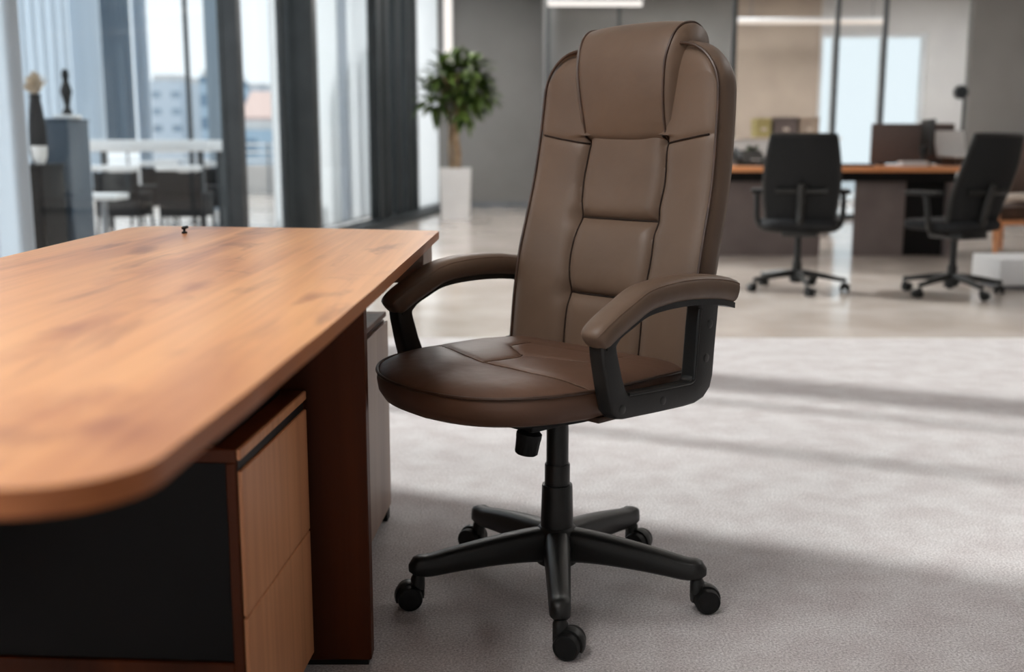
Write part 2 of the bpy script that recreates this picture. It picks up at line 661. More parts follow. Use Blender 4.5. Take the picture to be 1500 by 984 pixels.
def xat(px, y):
    """sideways position of a picture column at depth y (eye level)"""
    return (px - 750.0) / KH * y


def zat(py, y):
    v = (492.0 - py) / FPX
    c, s = math.cos(PITCH), math.sin(PITCH)
    return EYE + y * (-s + v * c) / (c + v * s)


# ------------------------------------------------------------------ the room
WALL_A = math.atan(0.143)
WALL_O = (-3.516, 0.0)


def wall_local(o):
    o.location = (WALL_O[0], WALL_O[1], 0)
    o.rotation_euler = (0, 0, -WALL_A)
    return o


def wy(s):
    return s / math.cos(WALL_A)


CEIL = 3.2
struct('floor', box(-16, 8.2, -5, 5.35, -0.12, 0.0), M['carpet'])
struct('floor_polished', box(-16, 8.2, 5.35, 22, -0.12, 0.0), M['polished'])

bm = bmesh.new()
for ring in [[(-4.25, -5), (8.2, -5), (8.2, 22), (-0.37, 22)]]:
    prism(ring, CEIL, CEIL + 0.2, bm=bm)
struct('ceiling', bm, M['ceiling'], smooth=0)
struct('wall_rear', box(-4.4, 8.2, -5.2, -5.0, 0, CEIL), M['wall_light'], smooth=0)
struct('wall_right', box(8.0, 8.2, -5, 22, 0, CEIL), M['wall_light'], smooth=0)

# left wall: solid pier between the added near window and the glazed run
o = struct('wall_left', box(-0.25, 0, wy(1.6), wy(4.03), 0, CEIL), M['wall_light'], smooth=0)
wall_local(o)


def window(n, s0, s1, frame_m, bars=(), w=0.09, d0=-0.04, d1=0.0, sill=0.06):
    """floor-to-ceiling glazing in the left wall between s0 and s1"""
    root = bpy.data.objects.new('window_%d' % n, None)
    C.objects.link(root)
    root['kind'] = 'structure'
    wall_local(root)
    b = bmesh.new()
    box(d0, d1, wy(s0), wy(s0) + w, 0, CEIL, 0.004, 1, b)
    box(d0, d1, wy(s1) - w, wy(s1), 0, CEIL, 0.004, 1, b)
    box(d0, d1, wy(s0) + w, wy(s1) - w, 0, sill, 0.004, 1, b)
    box(d0, d1, wy(s0) + w, wy(s1) - w, CEIL - 0.08, CEIL, 0.004, 1, b)
    for s, bw in bars:
        box(d0, d1, wy(s) - bw / 2, wy(s) + bw / 2, sill, CEIL - 0.08, 0.004, 1, b)
    f = obj('window_frame', b, frame_m, root)
    obj('window_pane', box((d0 + d1) / 2 - 0.006, (d0 + d1) / 2 + 0.006, wy(s0) + w, wy(s1) - w, sill, CEIL - 0.08), M['glass'], root, 0)
    return root


window(1, -5.0, 1.6, M['frame'], ((-2.0, 0.07),))  # unseen near window, added and widened to light the chair front
window(2, 4.03, 6.02, M['frame_grey'], ((4.95, 0.06), (5.56, 0.06)))
window(3, 6.02, 8.9, M['frame'], (), 0.05)
window(4, 8.9, 10.2, M['frame'], (), 0.05)
window(5, 10.2, 13.2, M['frame_dark'], (), 0.05)
window(6, 13.2, 15.25, M['frame_dark'], ((13.65, 0.2), (14.2, 0.2), (14.75, 0.2)), 0.2, -0.04, 0.07)
window(8, 15.25, 16.78, M['frame_dark'], (), 0.05)
o = struct('trim_1', box(-0.045, 0.12, wy(8.86), wy(8.96), 0, CEIL, 0.006), M['frame'])
wall_local(o)
o = struct('trim_2', box(-0.045, 0.24, wy(10.33), wy(10.47), 0, CEIL, 0.006), M['frame_dark'])
wall_local(o)
# low dark sill rail along the far glazing
o = struct('trim_3', box(0.02, 0.22, wy(10.5), wy(16.6), 0, 0.045, 0.008), M['frame_dark'])
wall_local(o)
o = struct('trim_4', box(0.30, 0.38, wy(10.4), wy(16.6), 0, 0.03, 0.008), M['frame_dark'])
wall_local(o)

# back wall of the corridor, grey
XB = 0.50
struct('wall_back', box(-1.35, XB, 16.75, 16.95, 0, CEIL), M['wall_grey'], smooth=0)
struct('wall_side', box(XB - 0.06, XB + 0.06, 14.2, 16.95, 0, CEIL), M['wall_grey'], smooth=0)
struct('baseboard_back', box(-1.0, XB - 0.06, 16.71, 16.75, 0, 0.07, 0.005), M['frame_grey'])
# meeting room behind the glass partition
struct('wall_meeting', box(3.44, 4.76, 17.6, 17.8, 0, CEIL), M['wall_beige'], smooth=0)
struct('wall_meeting_left', box(XB, 3.44, 17.6, 17.8, 0, CEIL), M['wall_grey'], smooth=0)
struct('wall_meeting_right', box(6.42, 8.2, 17.6, 17.8, 0, CEIL), M['wall_light'], smooth=0)
struct('wall_meeting_top', box(4.76, 6.42, 17.6, 17.8, 2.62, CEIL), M['wall_light'], smooth=0)
struct('wall_back_right', box(xat(1412, 14.0), 8.0, 13.95, 14.1, 0, CEIL), M['wall_grey'], smooth=0)

root = bpy.data.objects.new('window_7', None)
C.objects.link(root)
root['kind'] = 'structure'
b = bmesh.new()
for x in (4.76, 4.98, 5.72, 6.36):
    box(x, x + 0.06, 17.64, 17.74, 0, 2.62, 0.004, 1, b)
box(4.82, 6.36, 17.64, 17.74, 0, 0.06, 0, 1, b)
box(4.82, 6.36, 17.64, 17.74, 2.56, 2.62, 0, 1, b)
obj('window_frame', b, M['white'], root)
obj('window_pane', box(4.82, 6.36, 17.685, 17.695, 0.06, 2.56), M['glass_tint'], root, 0)

# glass partition
root = bpy.data.objects.new('partition_glazing', None)
C.objects.link(root)
root['kind'] = 'structure'
b = bmesh.new()
XR = xat(1412, 14.0)
for px, w in ((802, 0.05), (904, 0.035), (1071, 0.05), (1219, 0.045), (1288, 0.045)):
    x = xat(px, 14.0)
    box(x - w / 2, x + w / 2, 13.97, 14.05, 0, CEIL, 0.004, 1, b)
box(xat(802, 14.0), XR, 13.97, 14.05, 0, 0.06, 0.004, 1, b)
box(xat(802, 14.0), XR, 13.97, 14.05, CEIL - 0.06, CEIL, 0.004, 1, b)
obj('partition_frame', b, M['frame'], root)
obj('partition_pane', box(xat(802, 14.0), XR, 14.005, 14.015, 0.06, CEIL - 0.06), M['glass_in'], root, 0)


# ------------------------------------------------------------------ the desk
desk = thing('executive_desk', 'long light oak desk with rounded near corner and dark brown supports', 'desk', (-0.58, 1.75, 0))
DX, DY = 0.58, -1.75       # world -> desk local


def dl(pts):
    return [(x + DX, y + DY) for x, y in pts]


def arc(cx, cy, r, a0, a1, n=10, ry=None):
    ry = ry or r
    return [(cx + r * math.cos(math.radians(a0 + (a1 - a0) * k / n)), cy + ry * math.sin(math.radians(a0 + (a1 - a0) * k / n))) for k in range(n + 1)]


right = [(p.x, p.y) for p in smooth_path([(-0.238, 0.74, 0), (-0.227, 0.94, 0), (-0.2215, 1.09, 0), (-0.2145, 1.24, 0), (-0.2075, 1.455, 0), (-0.201, 1.665, 0), (-0.1955, 1.922, 0), (-0.1885, 2.225, 0), (-0.178, 2.695, 0)], 8)]
out = arc(-0.318, 0.735, 0.08, -90, 0, 12) + right[1:] + arc(-0.186, 2.70, 0.008, 0, 80, 4) + [(-0.464, 2.785), (-0.734, 2.835)] + arc(-0.90, 2.79, 0.07, 80, 180, 8) + [(-0.965, 2.4), (-0.955, 2.05), (-0.97, 1.5), (-1.0, 1.1), (-1.02, 0.74)] + arc(-0.94, 0.735, 0.08, 180, 270, 10)
DT = 0.73
top = obj('desktop', prism(dl(out), DT - 0.019, DT, 0.004, 3), M['desk_wood'], desk, 40)
top.data.materials.append(M['shaded_edge_wood'])          # board sides, with shade put into their colour
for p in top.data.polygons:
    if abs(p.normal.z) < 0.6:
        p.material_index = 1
# end slab that faces the camera
slab = box(-0.94 + DX, -0.256 + DX, 1.885 + DY, 1.925 + DY, 0.012, DT - 0.019, 0.002, 1)
obj('end_panel', slab, M['panel_wood'], desk)
obj('end_panel_foot', box(-0.93 + DX, -0.262 + DX, 1.892 + DY, 1.918 + DY, 0.0, 0.012), M['plastic_dark'], desk)
obj('far_panel', box(-0.9 + DX, -0.193 + DX, 2.40 + DY, 2.66 + DY, 0.64, DT - 0.019, 0.002, 1), M['end_wood'], desk)
obj('modesty_panel', box(-0.95 + DX, -0.925 + DX, 0.95 + DY, 2.6 + DY, 0.2, DT - 0.019, 0.002, 1), M['panel_wood'], desk)

# near pedestal with two drawers
PA = math.atan2(0.023, 0.37)
ped = thing('x', 'x', 'x')
bpy.data.objects.remove(ped)
rotp = Matrix.Translation(Vector((-0.382 + DX, 1.48 + DY, 0))) @ Matrix.Rotation(-PA, 4, 'Z')


def pbox(x0, x1, y0, y1, z0, z1, bev=0.0015, bm=None):
    return box(x0, x1, y0, y1, z0, z1, bev, 1, bm, rotp)


b = bmesh.new()
pbox(-0.55, 0.0, 0.0, 0.372, 0.503, 0.523, bm=b)          # top board
pbox(-0.016, -0.001, 0.0, 0.37, 0.04, 0.503, bm=b)         # right front edge
pbox(-0.55, -0.535, 0.0, 0.37, 0.04, 0.503, bm=b)
pbox(-0.535, -0.016, 0.0, 0.018, 0.04, 0.205, bm=b)        # lower rail of the near face
pbox(-0.535, -0.016, 0.355, 0.37, 0.04, 0.503, bm=b)
pedc = obj('pedestal', b, M['panel_wood'], desk)
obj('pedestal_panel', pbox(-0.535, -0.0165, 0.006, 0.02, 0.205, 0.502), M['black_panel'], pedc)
obj('front_rail', pbox(0.0, 0.006, 0.0, 0.372, 0.507, 0.523), M['front_wood'], pedc)
obj('finger_groove', pbox(-0.0008, 0.001, 0.004, 0.368, 0.490, 0.506, 0), M['plastic_dark'], pedc)
obj('drawer', pbox(0.0, 0.006, 0.002, 0.370, 0.276, 0.491), M['front_wood'], pedc)
obj('drawer', pbox(0.0, 0.006, 0.002, 0.370, 0.045, 0.2735), M['front_wood'], pedc)
obj('plinth', pbox(-0.52, -0.02, 0.02, 0.36, 0.0, 0.04), M['plastic_dark'], pedc)
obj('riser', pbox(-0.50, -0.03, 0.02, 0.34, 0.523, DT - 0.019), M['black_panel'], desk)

# far cabinet beneath the end of the desk
rotp = Matrix.Translation(Vector((-0.345 + DX, 2.55 + DY, 0))) @ Matrix.Rotation(-math.atan2(0.023, 0.1), 4, 'Z')
rotp = Matrix.Translation(Vector((-0.352 + DX, 1.935 + DY, 0))) @ Matrix.Rotation(-math.atan2(0.040, 0.77), 4, 'Z')
cabt = 0.53
b = bmesh.new()
pbox(-0.45, 0.0, 0.0, 0.775, cabt - 0.012, cabt, bm=b)
pbox(-0.45, -0.006, 0.0, 0.775, 0.035, cabt - 0.020, bm=b)
cab = obj('end_cabinet', b, M['panel_wood'], desk)
obj('cabinet_door', pbox(-0.006, 0.004, 0.0, 0.385, 0.035, cabt - 0.022), M['end_wood'], cab)
obj('cabinet_door', pbox(-0.006, 0.004, 0.388, 0.772, 0.035, cabt - 0.022), M['end_wood'], cab)
obj('cabinet_foot', pbox(-0.03, 0.0, 0.735, 0.772, 0.0, 0.035), M['plastic_dark'], cab)
obj('cabinet_foot', pbox(-0.44, -0.41, 0.735, 0.772, 0.0, 0.035), M['plastic_dark'], cab)
obj('cabinet_foot', pbox(-0.03, 0.0, 0.01, 0.04, 0.0, 0.035), M['plastic_dark'], cab)
obj('cabinet_foot', pbox(-0.44, -0.41, 0.01, 0.04, 0.0, 0.035), M['plastic_dark'], cab)

# tiny black peg on the desktop
b = lathe([(0.001, 0.0), (0.0065, 0.0), (0.0065, 0.004), (0.003, 0.006), (0.003, 0.012)], 14)
tube([(-0.006, 0, 0.0125), (0.0, 0, 0.0135), (0.009, 0.0, 0.016)], [0.003, 0.0042, 0.003], 8, b)
tag(obj('desk_peg', b, M['plastic_dark'], loc=(-0.775, 2.62, DT)), 'tiny black peg standing near the far edge of the oak desktop', 'peg')


# ------------------------------------------------------------------ swivel bases (shared)
def leg_bm(r_tip, z_hub, z_tip, h_hub, h_tip, w_hub, w_tip, ang, r0=0.022):
    """one arched leg of a five-star base"""
    rings = []
    n = 26
    ca, sa = math.cos(ang), math.sin(ang)
    for i in range(n + 1):
        t = i / n
        r = r0 + (r_tip - r0) * t
        top = z_hub + (z_tip - z_hub) * (t ** 1.45)
        h = h_hub + (h_tip - h_hub) * (t ** 0.75)
        w = w_hub + (w_tip - w_hub) * t
        top += 0.006 * math.exp(-((t - 0.95) / 0.06) ** 2)
        if t > 0.92:
            e_ = math.sqrt(max(0.0, 1 - ((t - 0.92) / 0.081) ** 2))
            top -= h * 0.5 * (1 - e_) * 0.6
            h *= 0.25 + 0.75 * e_
            w *= 0.2 + 0.8 * e_
        ring = []
        for k in range(12):
            a = 2 * PI * k / 12
            x, y = math.cos(a), math.sin(a)
            e = 0.62
            lx = math.copysign(abs(x) ** e, x) * w / 2 * (1.0 if y < 0 else 0.92)
            lz = math.copysign(abs(y) ** e, y) * h / 2
            ring.append((r * ca - lx * sa, r * sa + lx * ca, top - h / 2 + lz))
        rings.append(ring)
    return loft(rings)


def caster(parent, x, y, ztop, swivel, R=0.027, trail=0.022):
    """twin-wheel caster hung below a leg tip"""
    c = bpy.data.objects.new('caster', None)
    C.objects.link(c)
    c.empty_display_size = 0.03
    c.parent = parent
    c.location = (x, y, 0)
    c.rotation_euler = (0, 0, swivel)
    # local: trails toward +X, axle along Y
    b = lathe([(0.012, R * 1.5), (0.0145, R * 1.55), (0.0145, ztop - 0.004), (0.010, ztop + 0.004)], 16)
    obj('stem', b, M['plastic'], c)
    b = bmesh.new()
    rings = []
    for i in range(17):
        a = math.radians(-25 + 215 * i / 16)
        ring = []
        for rr, yy in ((R * 1.14, -0.0105), (R * 1.2, -0.006), (R * 1.2, 0.006), (R * 1.14, 0.0105), (R * 0.3, 0.0105), (R * 0.3, -0.0105)):
            ring.append((trail + rr * math.cos(a), yy, R + rr * math.sin(a)))
        rings.append(ring)
    loft(rings, b)
    box(-0.013, trail, -0.0105, 0.0105, R * 0.9, R * 1.9, 0.004, 2, b)
    obj('hood', b, M['plastic'], c)
    for s in (-1, 1):
        prof = [(0.004, 0.009 * s), (R, 0.0105 * s), (R, 0.024 * s), (R * 0.93, 0.028 * s), (R * 0.82, 0.0285 * s), (R * 0.8, 0.027 * s), (0.002, 0.0275 * s)]
        obj('wheel', lathe(prof, 28, c=(trail, 0, R), axis='Y'), M['plastic_dark'], c)
    return c


# ------------------------------------------------------------------ the brown chair
TH = math.radians(46.1)
chair = thing('executive_chair', 'high-backed brown leather swivel armchair beside the oak desk', 'chair', (0.095, 2.235, 0), -TH)
# chair local: +X = across (picture right), -Y = forward.   v(u, w, z)


def v(u, w, z):
    return Vector((w, -u, z))


ZS = [0.44, 0.5, 0.55, 0.6, 0.65, 0.7, 0.75, 0.8, 0.85, 0.9, 0.95, 1.0, 1.05, 1.1, 1.16]
US = [-0.100, -0.107, -0.112, -0.118, -0.125, -0.134, -0.147, -0.161, -0.174, -0.183, -0.190, -0.196, -0.200, -0.203, -0.208]
WS = [0.246, 0.248, 0.248, 0.249, 0.248, 0.248, 0.246, 0.245, 0.243, 0.241, 0.238, 0.236, 0.233, 0.230, 0.226]


def sm(x, ys):
    return (interp(x - 0.02, ZS, ys) + interp(x, ZS, ys) + interp(x + 0.02, ZS, ys)) / 3


ZTOP = 1.135
RC = 0.092


def ztop(s):
    W = 0.231
    x = abs(s) * W
    d = x - (W - RC)
    if d <= 0:
        return ZTOP + 0.004 * (1 - (x / (W - RC)) ** 2)
    return ZTOP - RC * (1 - math.sqrt(max(0, 1 - (d / RC) ** 2)))


GX = 0.108                       # half width of the quilted centre panel
SEAMS_V = 0.955


def gx(z):
    # the centre panel bows out a little between the cross seams
    return 0.106 + 0.006 * math.sin((z - 0.62) / 0.16 * PI) ** 2 * (1 if z > 0.6 else 0.3)


def seam_z(w):
    # shoulder seam height on the side panels
    return 0.938 + 0.16 * max(0, abs(w) - 0.1)


def back_d(w, z, W):
    a = min(1, abs(w) / W)
    base = -0.026 * (1 - a ** 2.2)
    rim = W - abs(w)
    zt = ztop(w / W) - z
    puff = 1.0
    edge = min(rim, max(zt, 0) if z > 0.95 else 9)
    ds = [edge]
    g = 9
    if z < 0.955:
        g = min(g, abs(abs(w) - gx(z)))
        if abs(w) < gx(z) + 0.004:
            g = min(g, abs(z - 0.781), abs(z - 0.619))
    g2 = abs(z - seam_z(w)) if abs(w) > GX - 0.01 else 9
    p = 1 - math.exp(-max(0, edge) / 0.020)
    pg = 0.020 * math.exp(-g / 0.012) + 0.005 * math.exp(-g2 / 0.007)
    # tufts where the cross seams meet the long seams
    tf = 0
    for zz in (0.781, 0.619):
        dd = math.hypot(abs(w) - gx(zz), z - zz)
        tf += 0.010 * math.exp(-(dd / 0.022) ** 2)
    wr = 0.0016 * noise.noise(Vector((w * 14, z * 9, 1.3)))
    return base + 0.018 * p - pg - tf + wr


NS, NT = 140, 200
bm = bmesh.new()
ss = []
for i in range(NS + 1):
    t = -1 + 2 * i / NS
    ss.append(math.copysign(1 - (1 - abs(t)) ** 1.35, t))
Z0 = 0.46
front = []
for j in range(NT + 1):
    row = []
    for i, s in enumerate(ss):
        zt = ztop(s)
        z = Z0 + (zt - Z0) * j / NT
        W = sm(z, WS)
        w = s * W
        row.append(bm.verts.new(v(sm(z, US) + back_d(w, z, W), w, z)))
    front.append(row)
for j in range(NT):
    for i in range(NS):
        bm.faces.new((front[j][i], front[j][i + 1], front[j + 1][i + 1], front[j + 1][i]))


def rim_loop(n_side=60):
    """(s, z) along left side up, across the top, down the right side"""
    L = []
    for j in range(NT + 1):
        L.append((0, j))
    for i in range(1, NS + 1):
        L.append((i, NT))
    for j in range(NT - 1, -1, -1):
        L.append((NS, j))
    return L


RL = rim_loop()
rim = [front[j][i] for i, j in RL]


def rim_point(i, j, back, scale, zs):
    s = ss[i]
    zt = ztop(s)
    z = Z0 + (zt - Z0) * j / NT
    W = sm(z, WS)
    zz = Z0 + (z - Z0) * zs
    return v(sm(z, US) - back, s * W * scale, zz)


TK = 0.072
layers = [rim]
for back, scl, zs in ((0.006, 1.018, 1.006), (0.022, 1.03, 1.012), (0.045, 1.028, 1.011), (0.064, 1.0, 1.0), (TK, 0.95, 0.985)):
    layers.append([bm.verts.new(rim_point(i, j, back, scl, zs)) for i, j in RL])
for a, b2 in zip(layers, layers[1:]):
    for k in range(len(a) - 1):
        bm.faces.new((a[k], a[k + 1], b2[k + 1], b2[k]))
# rear face
backrows = []
last = layers[-1]
NB = 12
m_ = NT + 1
lefts = last[:m_]
rights = last[::-1][:m_]
prev = None
for j in range(m_):
    if j == NT:
        tops = last[NT:NT + NS + 1]
        row = [tops[round(k * NS / NB)] for k in range(NB + 1)]
    else:
        a, c2 = lefts[j].co, rights[j].co
        row = [lefts[j]] + [bm.verts.new(a.lerp(c2, k / NB) + Vector((0, 0.018 * math.sin(PI * k / NB), 0))) for k in range(1, NB)] + [rights[j]]
    if prev and j < NT:
        for k in range(NB):
            bm.faces.new((prev[k], prev[k + 1], row[k + 1], row[k]))
    elif prev:
        for k in range(NB):
            lo, hi = round(k * NS / NB), round((k + 1) * NS / NB)
            bm.faces.new([prev[k], prev[k + 1]] + [tops[q] for q in range(hi, lo - 1, -1)])
    prev = row
bm.faces.new(front[0] + [l[-1] for l in layers[1:]] + backbot if False else front[0][::-1] + [l[0] for l in layers[1:]])
backrest = obj('backrest', bm, M['leather'], chair, 60)

# piping round the front edge, seam threads, rear shell
pp = []
for k, (i, j) in enumerate(RL):
    if k % 3 == 0 or k == len(RL) - 1:
        pp.append(rim_point(i, j, -0.001, 1.012, 1.004))
obj('piping', tube(pp, 0.0034, 8), M['piping'], backrest)


def on_back(w, z, lift=0.003):
    W = sm(z, WS)
    return v(sm(z, US) + back_d(w, z, W) + lift, w, z)


bm = bmesh.new()
for sgn in (-1, 1):
    tube([on_back(sgn * gx(0.47 + 0.485 * k / 60), 0.47 + 0.485 * k / 60) for k in range(61)], 0.0021, 6, bm)
    tube([on_back(sgn * (GX + (0.225 - GX) * k / 20), seam_z(GX + (0.225 - GX) * k / 20)) for k in range(21)], 0.0018, 6, bm)
for zz in (0.781, 0.619):
    tube([on_back(-gx(zz) + 2 * gx(zz) * k / 24, zz) for k in range(25)], 0.0021, 6, bm)
obj('seam', bm, M['seam'], backrest)

# headrest bolster folded over the top
HZ = [0.944, 0.956, 0.98, 1.01, 1.04, 1.08, 1.11, 1.135, 1.155, 1.170, 1.180]
HU = [-0.216, -0.200, -0.192, -0.186, -0.181, -0.178, -0.180, -0.187, -0.197, -0.211, -0.232]
HW = [0.108, 0.109, 0.109, 0.110, 0.112, 0.115, 0.117, 0.120, 0.122, 0.124, 0.126]
prof = [(u_, z_, w_) for u_, z_, w_ in zip(HU, HZ, HW)] + [(-0.262, 1.182, 0.127), (-0.290, 1.170, 0.126), (-0.305, 1.145, 0.124), (-0.310, 1.10, 0.122), (-0.308, 1.02, 0.12)]
pr = smooth_path([(a, b_, c_) for a, b_, c_ in prof], 5)
inner = []
for p in pr:
    # inner line that follows the backrest's own front, top and rear
    z = p[1]
    inner.append(p)
bm = bmesh.new()
NW = 28
rows = []
for q, p in enumerate(pr):
    row = []
    for k in range(NW + 1):
        s = -1 + 2 * k / NW
        # pillow: the middle is a little prouder than the piped ends
        nu = 0.007 * (1 - abs(s) ** 3)
        t = pr[min(q + 1, len(pr) - 1)] - pr[max(q - 1, 0)]
        nx, nz = t[1], -t[0]
        ln = math.hypot(nx, nz) or 1
        row.append(bm.verts.new(v(p[0] + nu * nx / ln, s * p[2], p[1] + nu * nz / ln)))
    rows.append(row)
for a, b2 in zip(rows, rows[1:]):
    for k in range(NW):
        bm.faces.new((a[k], a[k + 1], b2[k + 1], b2[k]))
# side walls drop onto the backrest
for sgn, col in ((-1, 0), (1, NW)):
    edge = [r[col] for r in rows]
    ring2 = []
    ring3 = []
    for q, p in enumerate(pr):
        cu, cz = -0.245, 1.02
        f = 0.93
        ring2.append(bm.verts.new(v(cu + (p[0] - cu) * 0.90, sgn * (p[2] + 0.014), cz + (p[1] - cz) * 0.955 if p[1] > cz else p[1])))
        ring3.append(bm.verts.new(v(cu + (p[0] - cu) * 0.60, sgn * (p[2] + 0.019), cz + (p[1] - cz) * 0.66 if p[1] > cz else p[1])))
    for a, b2 in ((edge, ring2), (ring2, ring3)):
        for q in range(len(a) - 1):
            bm.faces.new((a[q], a[q + 1], b2[q + 1], b2[q]))
headrest = obj('headrest', bm, M['leather'], chair, 60)
bm = bmesh.new()
for sgn in (-1, 1):
    tube([v(p[0], sgn * (p[2] + 0.001), p[1]) for p in pr], 0.0028, 8, bm)
obj('piping', bm, M['piping'], headrest)

# seat cushion
SU = [-0.14, -0.12, -0.06, 0.0, 0.06, 0.12, 0.17, 0.21, 0.25, 0.285, 0.315, 0.34, 0.358, 0.370, 0.376]
SW = [0.215, 0.238, 0.252, 0.259, 0.263, 0.264, 0.261, 0.254, 0.241, 0.221, 0.193, 0.158, 0.118, 0.066, 0.0]
half = [Vector((w_, u_, 0)) for u_, w_ in zip(SU, SW)]
hp = smooth_path(half, 5)
outl = [(p.x, p.y) for p in hp] + [(-p.x, p.y) for p in hp[::-1][1:]]      # (w, u): right rear -> front -> left rear
CU = 0.10


def seat_z(u):
    return 0.505 - 0.010 * max(0, (u - 0.2) / 0.18) ** 2 - 0.006 * max(0, -u / 0.14)


def seat_seam(w, u):
    d = 9
    for a, b_ in SEAT_SEAMS:
        d = min(d, seg_dist(w, u, a, b_))
    return d


def _pl(pts):
    return list(zip(pts, pts[1:]))


ARC = [(p.x, p.y) for p in smooth_path([(-0.125, 0.125, 0), (-0.06, 0.108, 0), (0.0, 0.098, 0), (0.06, 0.108, 0), (0.125, 0.125, 0)], 5)]
SIDE_R = [(p.x, p.y) for p in smooth_path([(0.252, 0.19, 0), (0.20, 0.205, 0), (0.14, 0.215, 0), (0.09, 0.205, 0)], 4)]
LINES = [[(-0.255, 0.115), (-0.185, 0.145), (-0.03, 0.205)], ARC, [(0.03, 0.205), (0.185, 0.150), (0.255, 0.13)],
         [(-0.125, 0.125), (-0.10, -0.12)], [(0.125, 0.125), (0.10, -0.12)]]
LINES = [[(-0.256, 0.12), (-0.19, 0.142), (-0.10, 0.172), (-0.012, 0.200)],
         [(-0.012, 0.200), (-0.005, 0.155), (0.0, 0.115), (-0.013, 0.091)],
         [(0.064, 0.199), (0.12, 0.203), (0.186, 0.197), (0.23, 0.192), (0.256, 0.180)],
         [(0.064, 0.199), (-0.012, 0.200)],
         [(-0.012, 0.092), (-0.11, 0.03), (-0.12, -0.1)], [(0.0, 0.092), (0.13, 0.05), (0.13, -0.1)]]
SEAT_SEAMS = [sg for l in LINES for sg in _pl(l)]
bm = bmesh.new()
NR = 40
rings = []
for q in range(NR + 1):
    f = 1 - q / NR
    f = 1 - (1 - f) ** 1.0
    ring = []
    for w_, u_ in outl:
        w2, u2 = w_ * f, CU + (u_ - CU) * f
        rim_d = (1 - f) * min(0.26, math.hypot(w_, u_ - CU))
        z = seat_z(u2) + 0.020 * (1 - math.exp(-rim_d / 0.03)) - 0.006 * (1 - f) * max(0, 0.1 - u2) / 0.2
        z -= 0.0055 * math.exp(-seat_seam(w2, u2) / 0.007)
        z += 0.0015 * noise.noise(Vector((w2 * 10, u2 * 10, 4.1)))
        ring.append(v(u2, w2, z))
    rings.append(ring)
sides = []
for dz, f in ((0.058, 0.84), (0.056, 0.92), (0.050, 0.965), (0.034, 1.000), (0.016, 1.010), (0.005, 1.004)):
    sides.append([v(CU + (u_ - CU) * f, w_ * f, seat_z(u_) - dz - (0.006 * max(0, (u_ - 0.0) / 0.37) if dz > 0.06 else 0)) for w_, u_ in outl])
allr = sides + rings[:-1]
loft(allr, bm, True, False)
bm.verts.ensure_lookup_table()
cz = rings[-1][0].z
cv = bm.verts.new(v(CU, 0, cz))
n_ = len(outl)
lastv = bm.verts[:][-1 - n_:-1]
for k in range(n_):
    bm.faces.new((lastv[k], lastv[(k + 1) % n_], cv))
seat = obj('seat', bm, M['leather_seat'], chair, 60)
obj('piping', tube([v(CU + (u_ - CU) * 1.006, w_ * 1.006, seat_z(u_) + 0.001) for w_, u_ in outl], 0.0034, 8), M['piping'], seat)


def on_seat(w, u):
    # height of the seat's top at (w, u)
    best = min(outl, key=lambda q: abs(math.atan2(q[0], q[1] - CU) - math.atan2(w, u - CU)))
    f = min(1, math.hypot(w, u - CU) / (math.hypot(best[0], best[1] - CU) + 1e-9))
    rim_d = (1 - f) * min(0.26, math.hypot(best[0], best[1] - CU))
    z = seat_z(u) + 0.020 * (1 - math.exp(-rim_d / 0.03)) - 0.006 * (1 - f) * max(0, 0.1 - u) / 0.2
    return z - 0.003


bm = bmesh.new()
for l in LINES:
    pts = []
    for a, b_ in zip(l, l[1:]):
        for k in range(8):
            t = k / 8
            pts.append((a[0] + (b_[0] - a[0]) * t, a[1] + (b_[1] - a[1]) * t))
    pts.append(l[-1])
    tube([v(u_, w_, on_seat(w_, u_)) for w_, u_ in pts], 0.0012, 6, bm)
obj('seam', bm, M['thread'], seat)
# board below the cushion
obj('seat_pan', prism([(w_ * 0.80, -(CU + (u_ - CU) * 0.76)) for w_, u_ in outl], 0.434, 0.450, 0.004, 2), M['plastic_dark'], chair)
bm = box(-0.255, 0.255, -0.16, 0.125, 0.440, 0.452, 0.004, 2)
obj('seat_rail', bm, M['piping'], chair)

# armrests: black frame with a leather pad
OUT = [(0.206, 0.598), (0.203, 0.575), (0.192, 0.525), (0.182, 0.490), (0.176, 0.471), (0.162, 0.4575), (0.145, 0.4545), (0.05, 0.451), (-0.03, 0.449), (-0.065, 0.450), (-0.092, 0.457),
       (-0.112, 0.474), (-0.120, 0.498), (-0.124, 0.55), (-0.129, 0.60), (-0.133, 0.640), (-0.130, 0.652), (-0.06, 0.660), (0.03, 0.658), (0.10, 0.645), (0.15, 0.628), (0.19, 0.608)]
INN = [(0.166, 0.590), (0.163, 0.577), (0.150, 0.535), (0.140, 0.510), (0.136, 0.503), (0.131, 0.4985), (0.125, 0.4975), (0.05, 0.4945), (-0.03, 0.4925), (-0.048, 0.492), (-0.055, 0.4935),
       (-0.060, 0.497), (-0.062, 0.505), (-0.066, 0.55), (-0.070, 0.60), (-0.074, 0.630), (-0.070, 0.638), (-0.03, 0.652), (0.03, 0.648), (0.085, 0.634), (0.122, 0.619), (0.152, 0.603)]
PADC = smooth_path([(0.216, 0.598, 0), (0.206, 0.606, 0), (0.176, 0.624, 0), (0.13, 0.646, 0), (0.08, 0.666, 0), (0.0, 0.674, 0), (-0.08, 0.672, 0), (-0.145, 0.664, 0), (-0.178, 0.656, 0), (-0.190, 0.652, 0)], 10)
